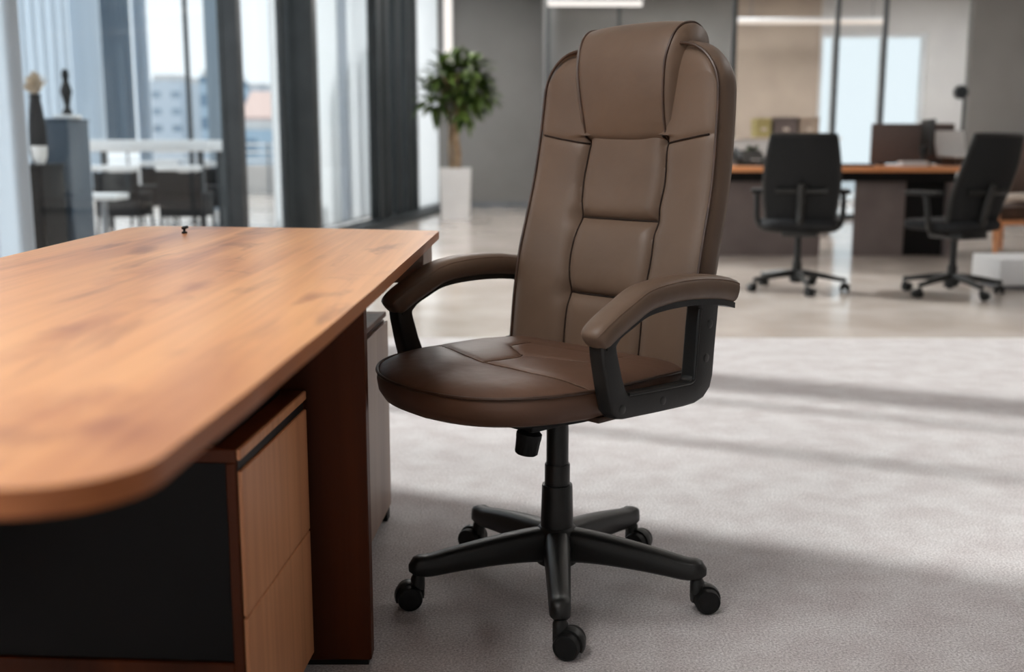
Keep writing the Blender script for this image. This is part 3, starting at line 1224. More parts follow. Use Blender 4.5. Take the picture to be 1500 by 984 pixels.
for sgn in (-1, 1):
    arm = bpy.data.objects.new('armrest', None)
    C.objects.link(arm)
    arm.parent = chair
    arm.empty_display_size = 0.05
    # the far arm reaches a little further behind the backrest
    sh = lambda L0: [(u_ - (0.10 * min(1, max(0, (0.0 - u_) / 0.06)) if sgn < 0 else 0), z_) for u_, z_ in L0]
    out_, inn_ = sh(OUT), sh(INN)
    bm = bmesh.new()
    n_ = len(OUT)
    wi, wo = sgn * 0.266, sgn * 0.302
    L_ = [[bm.verts.new(v(u_, w_, z_)) for u_, z_ in loop] for loop, w_ in ((out_, wi), (out_, wo), (inn_, wi), (inn_, wo))]
    for k in range(n_):
        j = (k + 1) % n_
        bm.faces.new((L_[0][k], L_[0][j], L_[1][j], L_[1][k]))
        bm.faces.new((L_[2][k], L_[2][j], L_[3][j], L_[3][k]))
        bm.faces.new((L_[0][k], L_[0][j], L_[2][j], L_[2][k]))
        bm.faces.new((L_[1][k], L_[1][j], L_[3][j], L_[3][k]))
    ed = [e for e in bm.edges if (abs(e.verts[0].co.x - e.verts[1].co.x) < 1e-6) and len(e.link_faces) == 2 and abs(e.link_faces[0].normal.dot(e.link_faces[1].normal)) < 0.5]
    bmesh.ops.recalc_face_normals(bm, faces=bm.faces)
    bm.normal_update()
    ed = [e for e in bm.edges if len(e.link_faces) == 2 and e.calc_face_angle(0) > 1.0]
    bmesh.ops.bevel(bm, geom=ed, offset=0.006, segments=3, profile=0.5, affect='EDGES')
    obj('arm_frame', bm, M['plastic'], arm, 40)
    # raised lip along the inside of the opening
    bm = tube([v(u_, sgn * 0.300, z_) for u_, z_ in inn_[5:16]], 0.0035, 8)
    obj('frame_lip', bm, M['plastic'], arm)
    for (u_, z_) in ((-0.104, 0.600), (-0.095, 0.535), (0.150, 0.474), (0.035, 0.472)):
        u_ = sh([(u_, z_)])[0][0]
        b = lathe([(0.0005, 0.2995 * sgn), (0.0085, 0.2995 * sgn), (0.0085, 0.3025 * sgn), (0.007, 0.3035 * sgn), (0.0005, 0.3035 * sgn)], 18, c=(0, -u_, z_), axis='X')
        obj('bolt', b, M['bolt'], arm)
    # pad
    rings = []
    m_ = len(PADC)
    for q, p in enumerate(PADC):
        t = PADC[min(q + 1, m_ - 1)] - PADC[max(q - 1, 0)]
        t.normalize()
        nu, nz = -t.y, t.x
        if nz < 0:
            nu, nz = -nu, -nz
        f = q / (m_ - 1)
        endf = min(1, (q + 0.02) / 16.0, (m_ - 1 - q + 0.02) / 9.0)
        endf = math.sqrt(1 - (1 - endf) ** 2)
        hw = (0.0275 + 0.004 * math.sin(PI * f)) * (0.03 + 0.97 * endf)
        hh = 0.0245 * (0.03 + 0.97 * endf)
        ring = []
        for k in range(20):
            a = 2 * PI * k / 20
            x, y = math.cos(a), math.sin(a)
            e = 0.72
            lw = math.copysign(abs(x) ** e, x) * hw
            lz = math.copysign(abs(y) ** e, y) * hh
            ring.append(v(p.x + nu * lz, sgn * 0.284 + lw, p.y + nz * lz))
        rings.append(ring)
    pad = obj('arm_pad', loft(rings), M['leather'], arm, 60)
    bm = bmesh.new()
    for sw in (-1, 1):
        path = []
        for q, p in enumerate(PADC):
            if q < 6 or q > m_ - 5:
                continue
            f = q / (m_ - 1)
            path.append(rings[q][2 if sw > 0 else 8] * 1.0)
        tube(path, 0.0009, 6, bm)
    obj('seam', bm, M['thread'], pad)
    # plate under the rear of the pad
    bm = bmesh.new()
    rr = []
    pl_ = PADC[14:-9]
    for q, p in enumerate(pl_):
        tk = 0.004 + 0.007 * min(1, q / (len(pl_) * 0.55))
        rr.append([v(p.x, sgn * 0.284 + a, p.y - 0.0215 + b_) for a, b_ in ((-0.021, 0), (0.021, 0), (0.021, -tk), (-0.021, -tk))])
    loft(rr, bm)
    obj('pad_plate', bm, M['plastic'], arm)

# mechanism, column, base
bm = box(-0.10, 0.10, -0.13, 0.10, 0.398, 0.436, 0.008, 2)
box(-0.045, 0.045, -0.12, 0.06, 0.372, 0.402, 0.010, 2, bm)
obj('tilt_mechanism', bm, M['plastic_dark'], chair)
# tension knob, tilted a little
kb = bmesh.new()
prof = []
ringz = [(0.020, 0.0), (0.0235, 0.003), (0.025, 0.03), (0.026, 0.036), (0.026, 0.044), (0.020, 0.05), (0.012, 0.056), (0.012, 0.085)]
rings = []
for r_, h_ in ringz:
    ring = []
    for k in range(48):
        a = 2 * PI * k / 48
        rr_ = r_ * (1 - (0.05 if (k % 4 < 2 and 0.002 < h_ < 0.034) else 0))
        ring.append((rr_ * math.cos(a), rr_ * math.sin(a), h_))
    rings.append(ring)
loft(rings, kb)
wx, wyk = -0.067, -0.085     # offset from the column in the world
ct, st = math.cos(TH), math.sin(TH)
kl = Vector((wx * ct - wyk * st, wx * st + wyk * ct, 0.325))
bmesh.ops.transform(kb, matrix=Matrix.Translation(kl) @ Matrix.Rotation(TH, 4, 'Z') @ Matrix.Rotation(math.radians(9), 4, 'Y'), verts=kb.verts)
obj('tension_knob', kb, M['plastic_dark'], chair, 40)

col = obj('column', lathe([(0.0150, 0.10), (0.0150, 0.27), (0.0232, 0.272), (0.0232, 0.355), (0.021, 0.385), (0.015, 0.392)], 36), M['plastic'], chair)
obj('column_sleeve', lathe([(0.0255, 0.20), (0.0265, 0.225), (0.0265, 0.278), (0.0258, 0.281), (0.0232, 0.281)], 36), M['plastic'], col)
obj('column_sleeve', lathe([(0.036, 0.125), (0.0345, 0.15), (0.0322, 0.233), (0.0315, 0.236), (0.026, 0.236)], 36), M['plastic'], col)
hub = obj('base_hub', lathe([(0.030, 0.060), (0.042, 0.066), (0.047, 0.09), (0.046, 0.125), (0.040, 0.142), (0.036, 0.146), (0.030, 0.147)], 40), M['plastic'], chair)
LEG_A = [-91, -20, 52, 125, 196]
SWV = [-20, 5, -30, 150, 190]
for a, sw in zip(LEG_A, SWV):
    al = math.radians(a) + TH
    lg = obj('base_leg', leg_bm(0.318, 0.144, 0.099, 0.076, 0.040, 0.062, 0.042, al), M['plastic'], chair, 50)
    caster(lg, 0.300 * math.cos(al), 0.300 * math.sin(al), 0.066, math.radians(sw) + TH, 0.0255, 0.018)


# ------------------------------------------------------------------ task chairs by the far table
def make_task_chair(label, loc, rz, recline=0.0, seat_turn=0.0, base_turn=0.3):
    t = thing('task_chair', label, 'chair', loc, rz, 'black mesh task chairs at the far table')
    obj('column', lathe([(0.03, 0.07), (0.03, 0.18), (0.022, 0.19), (0.022, 0.36)], 20), M['plastic'], t)
    obj('base_hub', lathe([(0.035, 0.05), (0.045, 0.06), (0.045, 0.10), (0.035, 0.12)], 20), M['plastic'], t)
    for k in range(5):
        a = base_turn + 2 * PI * k / 5
        lg = obj('base_leg', leg_bm(0.315, 0.135, 0.085, 0.05, 0.028, 0.045, 0.03, a), M['plastic'], t, 50)
        caster(lg, 0.30 * math.cos(a), 0.30 * math.sin(a), 0.06, a + 0.7 * k, 0.026)
    obj('tilt_mechanism', box(-0.11, 0.11, -0.12, 0.16, 0.355, 0.405, 0.012, 2), M['plastic'], t)
    # seat
    o_ = []
    for k in range(40):
        a = 2 * PI * k / 40
        x, y = math.cos(a), math.sin(a)
        o_.append((math.copysign(abs(x) ** 0.5, x) * 0.245, -0.03 + math.copysign(abs(y) ** 0.55, y) * 0.24))
    rings = [[(x * f, -0.03 + (y + 0.03) * f, z) for x, y in o_] for z, f in ((0.405, 0.86), (0.412, 0.96), (0.435, 1.0), (0.455, 0.99), (0.468, 0.93), (0.472, 0.6))]
    obj('seat', loft(rings), M['charcoal'], t, 60)
    # backrest: gently curved mesh panel in a frame
    def bp(s, q, off=0.0):
        z = 0.455 + 0.535 * q
        w = (0.192 + 0.035 * math.sin(PI * min(1, q * 0.9 + 0.1)) ** 1.0) * s
        yy = 0.185 + recline * q + 0.035 * math.cos(q * PI) * -1 - 0.04 * (abs(s) ** 2) + off
        return (w, yy, z)
    bm = bmesh.new()
    n1, n2 = 12, 16
    lay = []
    for off in (0.0, 0.022):
        lay.append([[bm.verts.new(bp(-1 + 2 * i / n1, j / n2, off)) for i in range(n1 + 1)] for j in range(n2 + 1)])
    for g in lay:
        for j in range(n2):
            for i in range(n1):
                bm.faces.new((g[j][i], g[j][i + 1], g[j + 1][i + 1], g[j + 1][i]))
    a_, b_ = lay
    for j in range(n2):
        bm.faces.new((a_[j][0], a_[j + 1][0], b_[j + 1][0], b_[j][0]))
        bm.faces.new((a_[j][n1], a_[j + 1][n1], b_[j + 1][n1], b_[j][n1]))
    for i in range(n1):
        bm.faces.new((a_[0][i], a_[0][i + 1], b_[0][i + 1], b_[0][i]))
        bm.faces.new((a_[n2][i], a_[n2][i + 1], b_[n2][i + 1], b_[n2][i]))
    bk = obj('backrest', bm, M['mesh'], t, 50)
    loop = [bp(-1, j / n2, 0.011) for j in range(n2 + 1)] + [bp(-1 + 2 * i / n1, 1, 0.011) for i in range(1, n1 + 1)] + [bp(1, 1 - j / n2, 0.011) for j in range(1, n2 + 1)] + [bp(1 - 2 * i / n1, 0, 0.011) for i in range(1, n1)]
    obj('back_frame', tube(loop, 0.014, 8, closed=True), M['plastic'], bk)
    rr = []
    for q in range(9):
        f = q / 8
        p = bp(0, 0.45 * f, 0.035)
        y0 = p[1] + 0.01 if q else 0.10
        rr.append((0, 0.10 if q == 0 else p[1] + 0.012, 0.385 if q == 0 else p[2] - 0.03 * (1 - f)))
    obj('back_spine', tube(smooth_path(rr, 3), 0.026, 10), M['plastic'], t)
    obj('lumbar_bar', tube([bp(-0.7 + 1.4 * k / 10, 0.36, 0.036) for k in range(11)], 0.016, 8), M['plastic'], bk)
    for s in (-1, 1):
        ar = obj('armrest', tube(smooth_path([(s * 0.10, 0.03, 0.385), (s * 0.22, 0.03, 0.40), (s * 0.262, 0.03, 0.45), (s * 0.268, 0.02, 0.55), (s * 0.268, 0.0, 0.625)], 5), 0.017, 8), M['plastic'], t)
        obj('arm_pad', box(s * 0.268 - 0.04, s * 0.268 + 0.04, -0.14, 0.12, 0.625, 0.652, 0.012, 3), M['plastic_dark'], ar)
    return t


make_task_chair('black mesh task chair seen squarely from behind at the orange oak table', (1.85, 7.15, 0), PI - 0.22, 0.03, 0, 0.5)
make_task_chair('black mesh task chair turned sideways and leaning back from the orange oak table', (2.78, 6.95, 0), PI + 0.45, 0.09, 0, 0.1)


# ------------------------------------------------------------------ far table and what stands on it
TY = 9.25
table = thing('meeting_table', 'long orange oak table with black beam and taupe panel legs', 'table', (2.7, TY + 0.4, 0), -0.035)
TH2 = 0.752
obj('tabletop', box(-1.55, 1.08, -0.42, 0.42, TH2 - 0.045, TH2, 0.006, 2), M['table_wood'], table)
obj('beam', box(-1.45, 1.0, -0.34, 0.34, TH2 - 0.125, TH2 - 0.045, 0.004, 1), M['black_panel'], table)
obj('panel_leg', box(-1.35, -0.08, -0.27, -0.23, 0.0, TH2 - 0.125, 0.004, 1), M['taupe'], table)
obj('panel_leg', box(0.20, 0.62, -0.27, -0.23, 0.0, TH2 - 0.125, 0.004, 1), M['taupe'], table)
obj('panel_leg', box(0.62, 0.96, -0.22, -0.18, 0.0, TH2 - 0.125, 0.004, 1), M['black_panel'], table)  # black panel widened to stand in for shadow under the table
obj('panel_leg', box(0.97, 1.01, -0.30, 0.30, 0.0, TH2 - 0.125, 0.004, 1), M['taupe'], table)


def on_table(px, dy):
    """a spot on the table at column px, dy behind the table's middle line"""
    y = TY + 0.4 + dy
    return (xat(px, y), y, TH2)


def monitor(label, px, dy, rz, w=0.50, h=0.30, base=0.10):
    x, y, z = on_table(px, dy)
    m = thing('monitor', label, 'monitor', (x, y, z), rz)
    obj('screen', box(-w / 2, w / 2, -0.012, 0.012, base, base + h, 0.005, 2), M['plastic'], m)
    obj('bezel', box(-w / 2 + 0.01, w / 2 - 0.01, -0.0135, -0.012, base + 0.01, base + h - 0.01), M['plastic_dark'], m)
    obj('stand', tube([(0, 0.03, 0.01), (0, 0.03, base + 0.05), (0, 0.014, base + 0.08)], 0.016, 10), M['plastic'], m)
    obj('foot', prism([(0.11 * math.cos(a * PI / 12), 0.03 + 0.08 * math.sin(a * PI / 12)) for a in range(24)], 0, 0.012, 0.003, 1), M['plastic'], m)
    return m


monitor('black monitor half hidden behind the squarely turned mesh chair', 1196, 0.02, 0.1, 0.34, 0.19, 0.055)
monitor('black monitor turned edge-on in front of the brown desk screen', 1358, -0.06, PI / 2 - 0.12, 0.42, 0.30, 0.09)

# desk screens (brown dividers)
x, y, z = on_table(1336, 0.26)
dv = thing('desk_divider', 'brown felt divider screen standing on the orange oak table', 'divider', (x, y, z), -0.035)
obj('felt_panel', box(-0.36, 0.36, -0.015, 0.015, 0.012, 0.36, 0.006, 2), M['screen_brown'], dv)
obj('foot', box(-0.30, -0.24, -0.06, 0.06, 0, 0.012), M['plastic'], dv)
obj('foot', box(0.24, 0.30, -0.06, 0.06, 0, 0.012), M['plastic'], dv)

# white laptop
x, y, z = on_table(1406, -0.05)
lp = thing('laptop', 'open white laptop raised on a small brown stand', 'laptop', (x, y, z), 0.35)
obj('stand', box(-0.10, 0.10, -0.08, 0.10, 0.0, 0.07, 0.006, 1), M['brown_leather'], lp)
obj('keyboard_deck', box(-0.15, 0.17, -0.13, 0.10, 0.07, 0.086, 0.004, 2), M['white_gloss'], lp)
lid = box(-0.15, 0.17, -0.005, 0.005, 0.0, 0.22, 0.004, 2, rot=Matrix.Translation(Vector((0, 0.10, 0.084))) @ Matrix.Rotation(math.radians(-16), 4, 'X'))
obj('lid', lid, M['white_gloss'], lp)
x, y, z = on_table(1342, -0.27)
b = bmesh.new()
for k in range(7):
    a = rnd.uniform(-0.12, 0.12)
    box(-0.105, 0.105, -0.07, 0.07, 0.006 * k, 0.006 * k + 0.005, 0, 1, b, Matrix.Rotation(a, 4, 'Z'))
tag(obj('paper_stack', b, M['white'], loc=(x - 0.02, y, z), smooth=0), 'pale paper stack lying in front of the edge-on monitor', 'paper')

# desk lamp with a round head
x, y, z = on_table(1408, 0.355)
dlp = thing('desk_lamp', 'slim dark desk lamp with round head behind the white laptop', 'lamp', (x, y, z))
obj('base', lathe([(0.002, 0), (0.07, 0), (0.07, 0.012), (0.02, 0.02), (0.010, 0.022)], 24), M['frame_dark'], dlp)
obj('pole', tube([(0, 0, 0.02), (0, 0, 0.50), (0, 0, 0.66)], 0.012, 10), M['frame_dark'], dlp)
obj('lamp_head', lathe([(0.002, -0.03), (0.055, -0.03), (0.062, -0.02), (0.062, 0.02), (0.050, 0.03), (0.002, 0.03)], 24, c=(-0.035, 0, 0.635), axis='Y'), M['frame'], dlp)

# phone, plant and a keyboard at the table's left
x, y, z = on_table(1098, -0.05)
ph = thing('desk_phone', 'dark desk phone on the table beside the brown chair back', 'phone', (x, y, z), 0.1)
b = bmesh.new()
rr = [[(-0.13, a, b_), (0.13, a, b_), (0.13, a, 0.0), (-0.13, a, 0.0)] for a, b_ in ((-0.10, 0.03), (0.10, 0.13))]
loft(rr, b)
obj('body', b, M['plastic'], ph)
obj('handset', tube(smooth_path([(-0.10, -0.08, 0.06), (-0.10, -0.05, 0.085), (-0.10, 0.05, 0.135), (-0.10, 0.08, 0.14)], 4), 0.02, 10), M['frame'], ph)
obj('key_plate', box(0.0, 0.09, -0.07, -0.02, 0.048, 0.056, 0, 1, rot=Matrix.Rotation(math.radians(0), 4, 'X')), M['white'], ph)
x, y, z = on_table(1150, -0.2)
tag(obj('keyboard', box(-0.22, 0.22, -0.07, 0.07, 0, 0.02, 0.005, 2), M['plastic'], loc=(x, y, z)), 'black keyboard on the table behind the squarely turned mesh chair', 'keyboard')
x, y, z = on_table(1250, -0.15)
tag(obj('notebook', box(-0.16, 0.16, -0.1, 0.1, 0, 0.018, 0.003, 1), M['charcoal'], loc=(x, y, z)), 'flat dark notebook on the table between the two mesh chairs', 'notebook')


def leaf(bm, base, d, length, width, droop=0.25):
    d = Vector(d).normalized()
    side = d.cross(Vector((0, 0, 1)))
    if side.length < 0.1:
        side = Vector((1, 0, 0))
    side.normalize()
    up = side.cross(d)
    b0 = Vector(base)
    rows = []
    for t, w in ((0, 0.08), (0.25, 0.75), (0.5, 1.0), (0.78, 0.62), (1.0, 0.03)):
        c = b0 + d * (length * t) - Vector((0, 0, droop * length * t * t))
        rows.append([bm.verts.new(c - side * (w * width / 2) + up * 0.12 * w * width), bm.verts.new(c), bm.verts.new(c + side * (w * width / 2) + up * 0.12 * w * width)])
    for a, b_ in zip(rows, rows[1:]):
        for i in range(2):
            bm.faces.new((a[i], a[i + 1], b_[i + 1], b_[i]))


# low credenza behind the table, with boxes
cz_ = thing('credenza', 'low pale credenza against the glass behind the orange oak table', 'cabinet', (2.75, 11.9, 0))
obj('body', box(-0.55, 0.66, -0.2, 0.2, 0.05, 0.98, 0.006, 1), M['wall_light'], cz_)
obj('top', box(-0.57, 0.68, -0.22, 0.22, 0.98, 1.0, 0.004, 1), M['cream'], cz_)
obj('plinth', box(-0.5, 0.6, -0.16, 0.16, 0, 0.05), M['frame'], cz_)
for x0, wv in ((-0.535, 0.53), (0.0, 0.53)):
    obj('door', box(x0 + 0.06, x0 + 0.06 + wv, -0.212, -0.2, 0.07, 0.96, 0.003, 1), M['wall_light'], cz_)
for k, (px, wv, mt, hh, lb) in enumerate(((1114, 0.15, 'yellow', 0.20, 'yellow-green folder box at the left end of the credenza'), (1146, 0.24, 'taupe', 0.21, 'taupe storage box beside the yellow-green folder box'), (1180, 0.20, 'beige_box', 0.21, 'beige storage box at the right of the taupe one'))):
    xx = xat(px, 11.9)
    bx = thing('storage_box', lb, 'box', (xx, 11.9, 1.0), 0, 'boxes on the credenza')
    obj('body', box(-wv / 2, wv / 2, -0.14, 0.14, 0, hh - 0.03, 0.004, 1), M[mt], bx)
    obj('lid', box(-wv / 2 - 0.004, wv / 2 + 0.004, -0.145, 0.145, hh - 0.03, hh, 0.004, 1), M[mt], bx)
    obj('label_holder', box(-0.03, 0.03, -0.1425, -0.14, 0.07, 0.10), M['cream'], bx)
x, y, z = on_table(1102, 0.3)
sp = thing('small_plant', 'small leafy plant in a dark pot behind the desk phone', 'plant', (x, y, z))
obj('pot', lathe([(0.002, 0), (0.05, 0), (0.065, 0.09), (0.058, 0.09), (0.05, 0.08), (0.002, 0.08)], 20), M['charcoal'], sp)
b = bmesh.new()
for k in range(46):
    a = rnd.uniform(0, 2 * PI)
    e = rnd.uniform(0.1, 1.3)
    leaf(b, (0, 0, 0.085), (math.cos(a) * math.cos(e), math.sin(a) * math.cos(e), math.sin(e)), rnd.uniform(0.10, 0.20), 0.045, 0.4)
obj('foliage', b, M['leaf'], sp)

# armchair at the right edge, with a low white bench before it
ac = thing('lounge_armchair', 'brown leather armchair with cream arms and orange wooden legs right of the oak table', 'chair', (4.22, 9.6, 0), -1.25)
obj('seat', box(-0.30, 0.30, -0.32, 0.26, 0.30, 0.43, 0.04, 3), M['brown_leather'], ac)
obj('backrest', box(-0.30, 0.30, 0.20, 0.32, 0.40, 0.98, 0.04, 3, rot=Matrix.Translation(Vector((0, 0.02, 0))) @ Matrix.Rotation(math.radians(-4), 4, 'X')), M['brown_leather'], ac)
for s in (-1, 1):
    a_ = obj('arm', tube(smooth_path([(s * 0.34, -0.36, 0.46), (s * 0.345, -0.2, 0.50), (s * 0.345, 0.1, 0.50), (s * 0.33, 0.34, 0.53)], 5), 0.035, 10), M['cream'], ac)
    obj('leg', tube([(s * 0.34, -0.33, 0.0), (s * 0.34, -0.34, 0.24), (s * 0.34, -0.34, 0.47)], [0.018, 0.024, 0.028], 10), M['table_wood'], ac)
    obj('leg', tube([(s * 0.33, 0.33, 0.0), (s * 0.33, 0.32, 0.30), (s * 0.33, 0.31, 0.52)], [0.018, 0.024, 0.028], 10), M['table_wood'], ac)
    obj('side_rail', box(s * 0.34 - 0.015, s * 0.34 + 0.015, -0.32, 0.31, 0.27, 0.31, 0.006, 1), M['table_wood'], ac)
ws = thing('wall_shelf', 'dark brown wall shelf box on the grey wall above the armchair', 'shelf', (6.42, 13.95, 0.80))
obj('body', box(-0.36, 0.55, -0.26, 0.0, 0.0, 0.20, 0.008, 2), M['brown_leather'], ws)
obj('front_panel', box(-0.35, 0.54, -0.268, -0.26, 0.01, 0.19, 0.003, 1), M['brown_leather'], ws)
bn = thing('low_bench', 'low white plinth bench at the right frame edge behind the leaning mesh chair', 'bench', (3.62, 7.35, 0))
obj('body', box(-0.46, 0.70, -0.22, 0.22, 0.03, 0.20, 0.008, 2), M['white'], bn)
obj('plinth', box(-0.42, 0.66, -0.18, 0.18, 0.0, 0.03), M['frame_grey'], bn)


# ------------------------------------------------------------------ potted tree by the window
PX, PY = -0.70, 13.9
pt = thing('potted_tree', 'small leafy tree in a tall white square planter by the far window', 'plant', (PX, PY, 0))
rings = [[(sx * w, sy * w, z) for sx, sy in ((-1, -1), (1, -1), (1, 1), (-1, 1))] for z, w in ((0, 0.172), (0.64, 0.190), (0.64, 0.172), (0.58, 0.17))]
pb = loft(rings)
obj('planter', pb, M['white_gloss'], pt, 20)
obj('soil', box(-0.171, 0.171, -0.171, 0.171, 0.56, 0.60), M['soil'], pt, 0)
tp = smooth_path([(0.0, 0, 0.58), (0.015, 0.0, 0.8), (-0.005, 0.0, 1.05), (0.02, 0, 1.3), (0.01, 0, 1.55)], 6)
tr_ = tube(tp, [0.062 - 0.03 * k / (len(tp) - 1) for k in range(len(tp))], 12)
tube(smooth_path([(-0.06, 0.03, 0.58), (-0.075, 0.03, 0.9), (-0.06, 0.0, 1.2), (-0.10, 0.0, 1.45)], 5), 0.02, 8, tr_)
for k in range(9):
    a = 2 * PI * k / 9
    tube(smooth_path([(0.01, 0, 1.22 + 0.03 * k), (0.14 * math.cos(a), 0.14 * math.sin(a), 1.42 + 0.03 * k), (0.27 * math.cos(a), 0.27 * math.sin(a), 1.56 + 0.03 * k)], 3), 0.009, 6, tr_)
obj('trunk', tr_, M['bark'], pt)
b = bmesh.new()
lobes = [(0, 0, 1.62, 0.30), (-0.27, 0, 1.52, 0.22), (0.24, 0.05, 1.62, 0.24), (0.02, 0, 1.84, 0.20), (-0.12, -0.1, 1.78, 0.20), (0.20, -0.1, 1.82, 0.18), (0.10, -0.05, 1.40, 0.20), (0.30, 0, 1.55, 0.14)]
for k in range(520):
    lx, ly, lz, lr = lobes[k % len(lobes)]
    d = Vector((rnd.gauss(0, 1), rnd.gauss(0, 1), rnd.gauss(0, 0.9))).normalized()
    p = Vector((lx, ly, lz)) + d * lr * rnd.uniform(0.25, 0.85)
    dd = d + Vector((rnd.uniform(-.5, .5), rnd.uniform(-.5, .5), rnd.uniform(-.1, .5)))
    leaf(b, p, dd, rnd.uniform(0.15, 0.25), rnd.uniform(0.07, 0.11), 0.3)
obj('foliage', b, M['leaf'], pt, 0)


# ------------------------------------------------------------------ beyond the left glazing: terrace lounge
def at(px, y):
    return xat(px, y)


# dark cabinet with a vase
yc = 8.2
x0, x1 = at(27, yc), at(73, yc)
lc = thing('low_cabinet', 'black low cabinet beyond the leftmost glass', 'cabinet', ((x0 + x1) / 2, yc, 0))
hw = (x1 - x0) / 2
ch = zat(240, yc)
obj('body', box(-hw - 0.1, hw, -0.18, 0.22, 0.05, ch - 0.02, 0.006, 1), M['black_panel'], lc)
obj('top', box(-hw - 0.11, hw + 0.01, -0.2, 0.23, ch - 0.02, ch, 0.004, 1), M['charcoal'], lc)
obj('plinth', box(-hw - 0.08, hw - 0.02, -0.15, 0.2, 0, 0.05), M['plastic_dark'], lc)
obj('door', box(-hw - 0.09, -0.005, -0.192, -0.18, 0.07, ch - 0.03, 0.003, 1), M['black_panel'], lc)
obj('door', box(0.005, hw - 0.01, -0.192, -0.18, 0.07, ch - 0.03, 0.003, 1), M['black_panel'], lc)
vs = thing('flower_vase', 'tall dark vase of dried flowers on the black low cabinet', 'vase', (at(56, yc), yc, ch))
obj('vase_body', lathe([(0.002, 0), (0.05, 0), (0.066, 0.10), (0.062, 0.25), (0.05, 0.38), (0.038, 0.46), (0.042, 0.50), (0.034, 0.50), (0.03, 0.44)], 24), M['charcoal'], vs)
b = bmesh.new()
for k in range(60):
    a = rnd.uniform(0, 2 * PI)
    e = rnd.uniform(0.5, 1.5)
    leaf(b, (0, 0, 0.49), (math.cos(a) * math.cos(e), math.sin(a) * math.cos(e), math.sin(e)), rnd.uniform(0.08, 0.20), 0.04, 0.1)
obj('flowers', b, M['dry_flower'], vs, 0)
for px, lb in ((38, 'white ceramic bowl left of the dark vase'), (67, 'white ceramic bowl right of the dark vase')):
    bo = obj('ceramic_bowl', lathe([(0.002, 0), (0.03, 0), (0.05, 0.05), (0.056, 0.13), (0.05, 0.13), (0.04, 0.04), (0.002, 0.012)], 24), M['white_gloss'], loc=(at(px, yc), yc - 0.12, ch))
    tag(bo, lb, 'bowl', 'white bowls on the black cabinet')

yc = 8.75
x0, x1 = at(71, yc), at(114, yc)
hw = (x1 - x0) / 2
ch = zat(174, yc)
nc = thing('tall_cabinet', 'tall navy blue cabinet beyond the leftmost glass', 'cabinet', ((x0 + x1) / 2, yc, 0))
obj('body', box(-hw, hw, -0.18, 0.25, 0.05, ch - 0.02, 0.006, 1), M['navy'], nc)
obj('top', box(-hw - 0.005, hw + 0.005, -0.19, 0.26, ch - 0.02, ch, 0.004, 1), M['navy'], nc)
obj('door', box(-hw + 0.005, hw - 0.005, -0.192, -0.18, 0.07, ch * 0.55, 0.003, 1), M['navy'], nc)
obj('door', box(-hw + 0.005, hw - 0.005, -0.192, -0.18, ch * 0.55 + 0.006, ch - 0.03, 0.003, 1), M['navy'], nc)
obj('plinth', box(-hw + 0.02, hw - 0.02, -0.14, 0.22, 0, 0.05), M['plastic_dark'], nc)
tr = obj('tray', box(-0.08, 0.10, -0.07, 0.07, 0, 0.03, 0.008, 2), M['white_gloss'], loc=(at(100, yc), yc, ch))
tag(tr, 'small white tray on top of the navy blue cabinet', 'tray')
st_ = obj('sculpture', lathe([(0.002, 0), (0.04, 0), (0.035, 0.03), (0.018, 0.06), (0.03, 0.12), (0.045, 0.18), (0.03, 0.23), (0.02, 0.26), (0.03, 0.30), (0.022, 0.34), (0.002, 0.35)], 20), M['charcoal'], loc=(at(102, yc), yc, ch + 0.03))
tag(st_, 'small dark figurine standing in the white tray', 'sculpture')

# tall white counter with chairs
yc = 12.2
x0, x1 = at(122, yc), at(318, yc)
hw = (x1 - x0) / 2
ch = zat(205, yc)
ct_ = thing('counter_table', 'long white counter table seen through the left glass', 'table', ((x0 + x1) / 2, yc, 0))
obj('tabletop', box(-hw, hw, -0.45, 0.45, ch - 0.12, ch, 0.01, 2), M['white'], ct_)
for sx in (-1, 1):
    for sy in (-1, 1):
        obj('leg', box(sx * (hw - 0.08) - 0.03, sx * (hw - 0.08) + 0.03, sy * 0.38 - 0.03, sy * 0.38 + 0.03, 0, ch - 0.12, 0.004, 1), M['frame'], ct_)


def terrace_chair(px, y, lb, rz=0.0):
    t = thing('lounge_chair', lb, 'chair', (at(px, y), y, 0), rz, 'dark chairs along the white counter table')
    obj('seat', box(-0.22, 0.22, -0.22, 0.22, 0.22, 0.46, 0.015, 2), M['charcoal'], t)
    obj('backrest', box(-0.22, 0.22, -0.25, -0.21, 0.46, 0.66, 0.012, 2), M['charcoal'], t)
    obj('head_rail', box(-0.225, 0.225, -0.255, -0.205, 0.675, 0.73, 0.012, 2), M['white'], t)
    for sx in (-1, 1):
        obj('back_post', box(sx * 0.2 - 0.012, sx * 0.2 + 0.012, -0.245, -0.215, 0.44, 0.70), M['charcoal'], t)
        for sy in (-1, 1):
            obj('leg', tube([(sx * 0.19, sy * 0.19, 0.41), (sx * 0.21, sy * 0.21, 0.0)], 0.016, 8), M['charcoal'], t)
    return t


terrace_chair(178, 11.2, 'dark chair with pale top rail at the left end of the white counter table')
terrace_chair(270, 11.2, 'dark chair with pale top rail near the right end of the white counter table')
terrace_chair(222, 13.0, 'dark chair with pale top rail tucked in on the far side of the counter table', PI)
terrace_chair(318, 12.9, 'dark chair with pale top rail at the far right corner of the counter table', PI + 0.3)
x0 = at(147, 9.9)
lt = thing('side_table', 'low white side table in front of the leftmost counter chair', 'table', (x0, 9.9, 0))
obj('tabletop', box(-0.17, 0.17, -0.17, 0.17, 0.45, 0.50, 0.01, 2), M['white'], lt)
obj('pedestal', lathe([(0.12, 0), (0.12, 0.015), (0.03, 0.03), (0.03, 0.45)], 20), M['frame_grey'], lt)

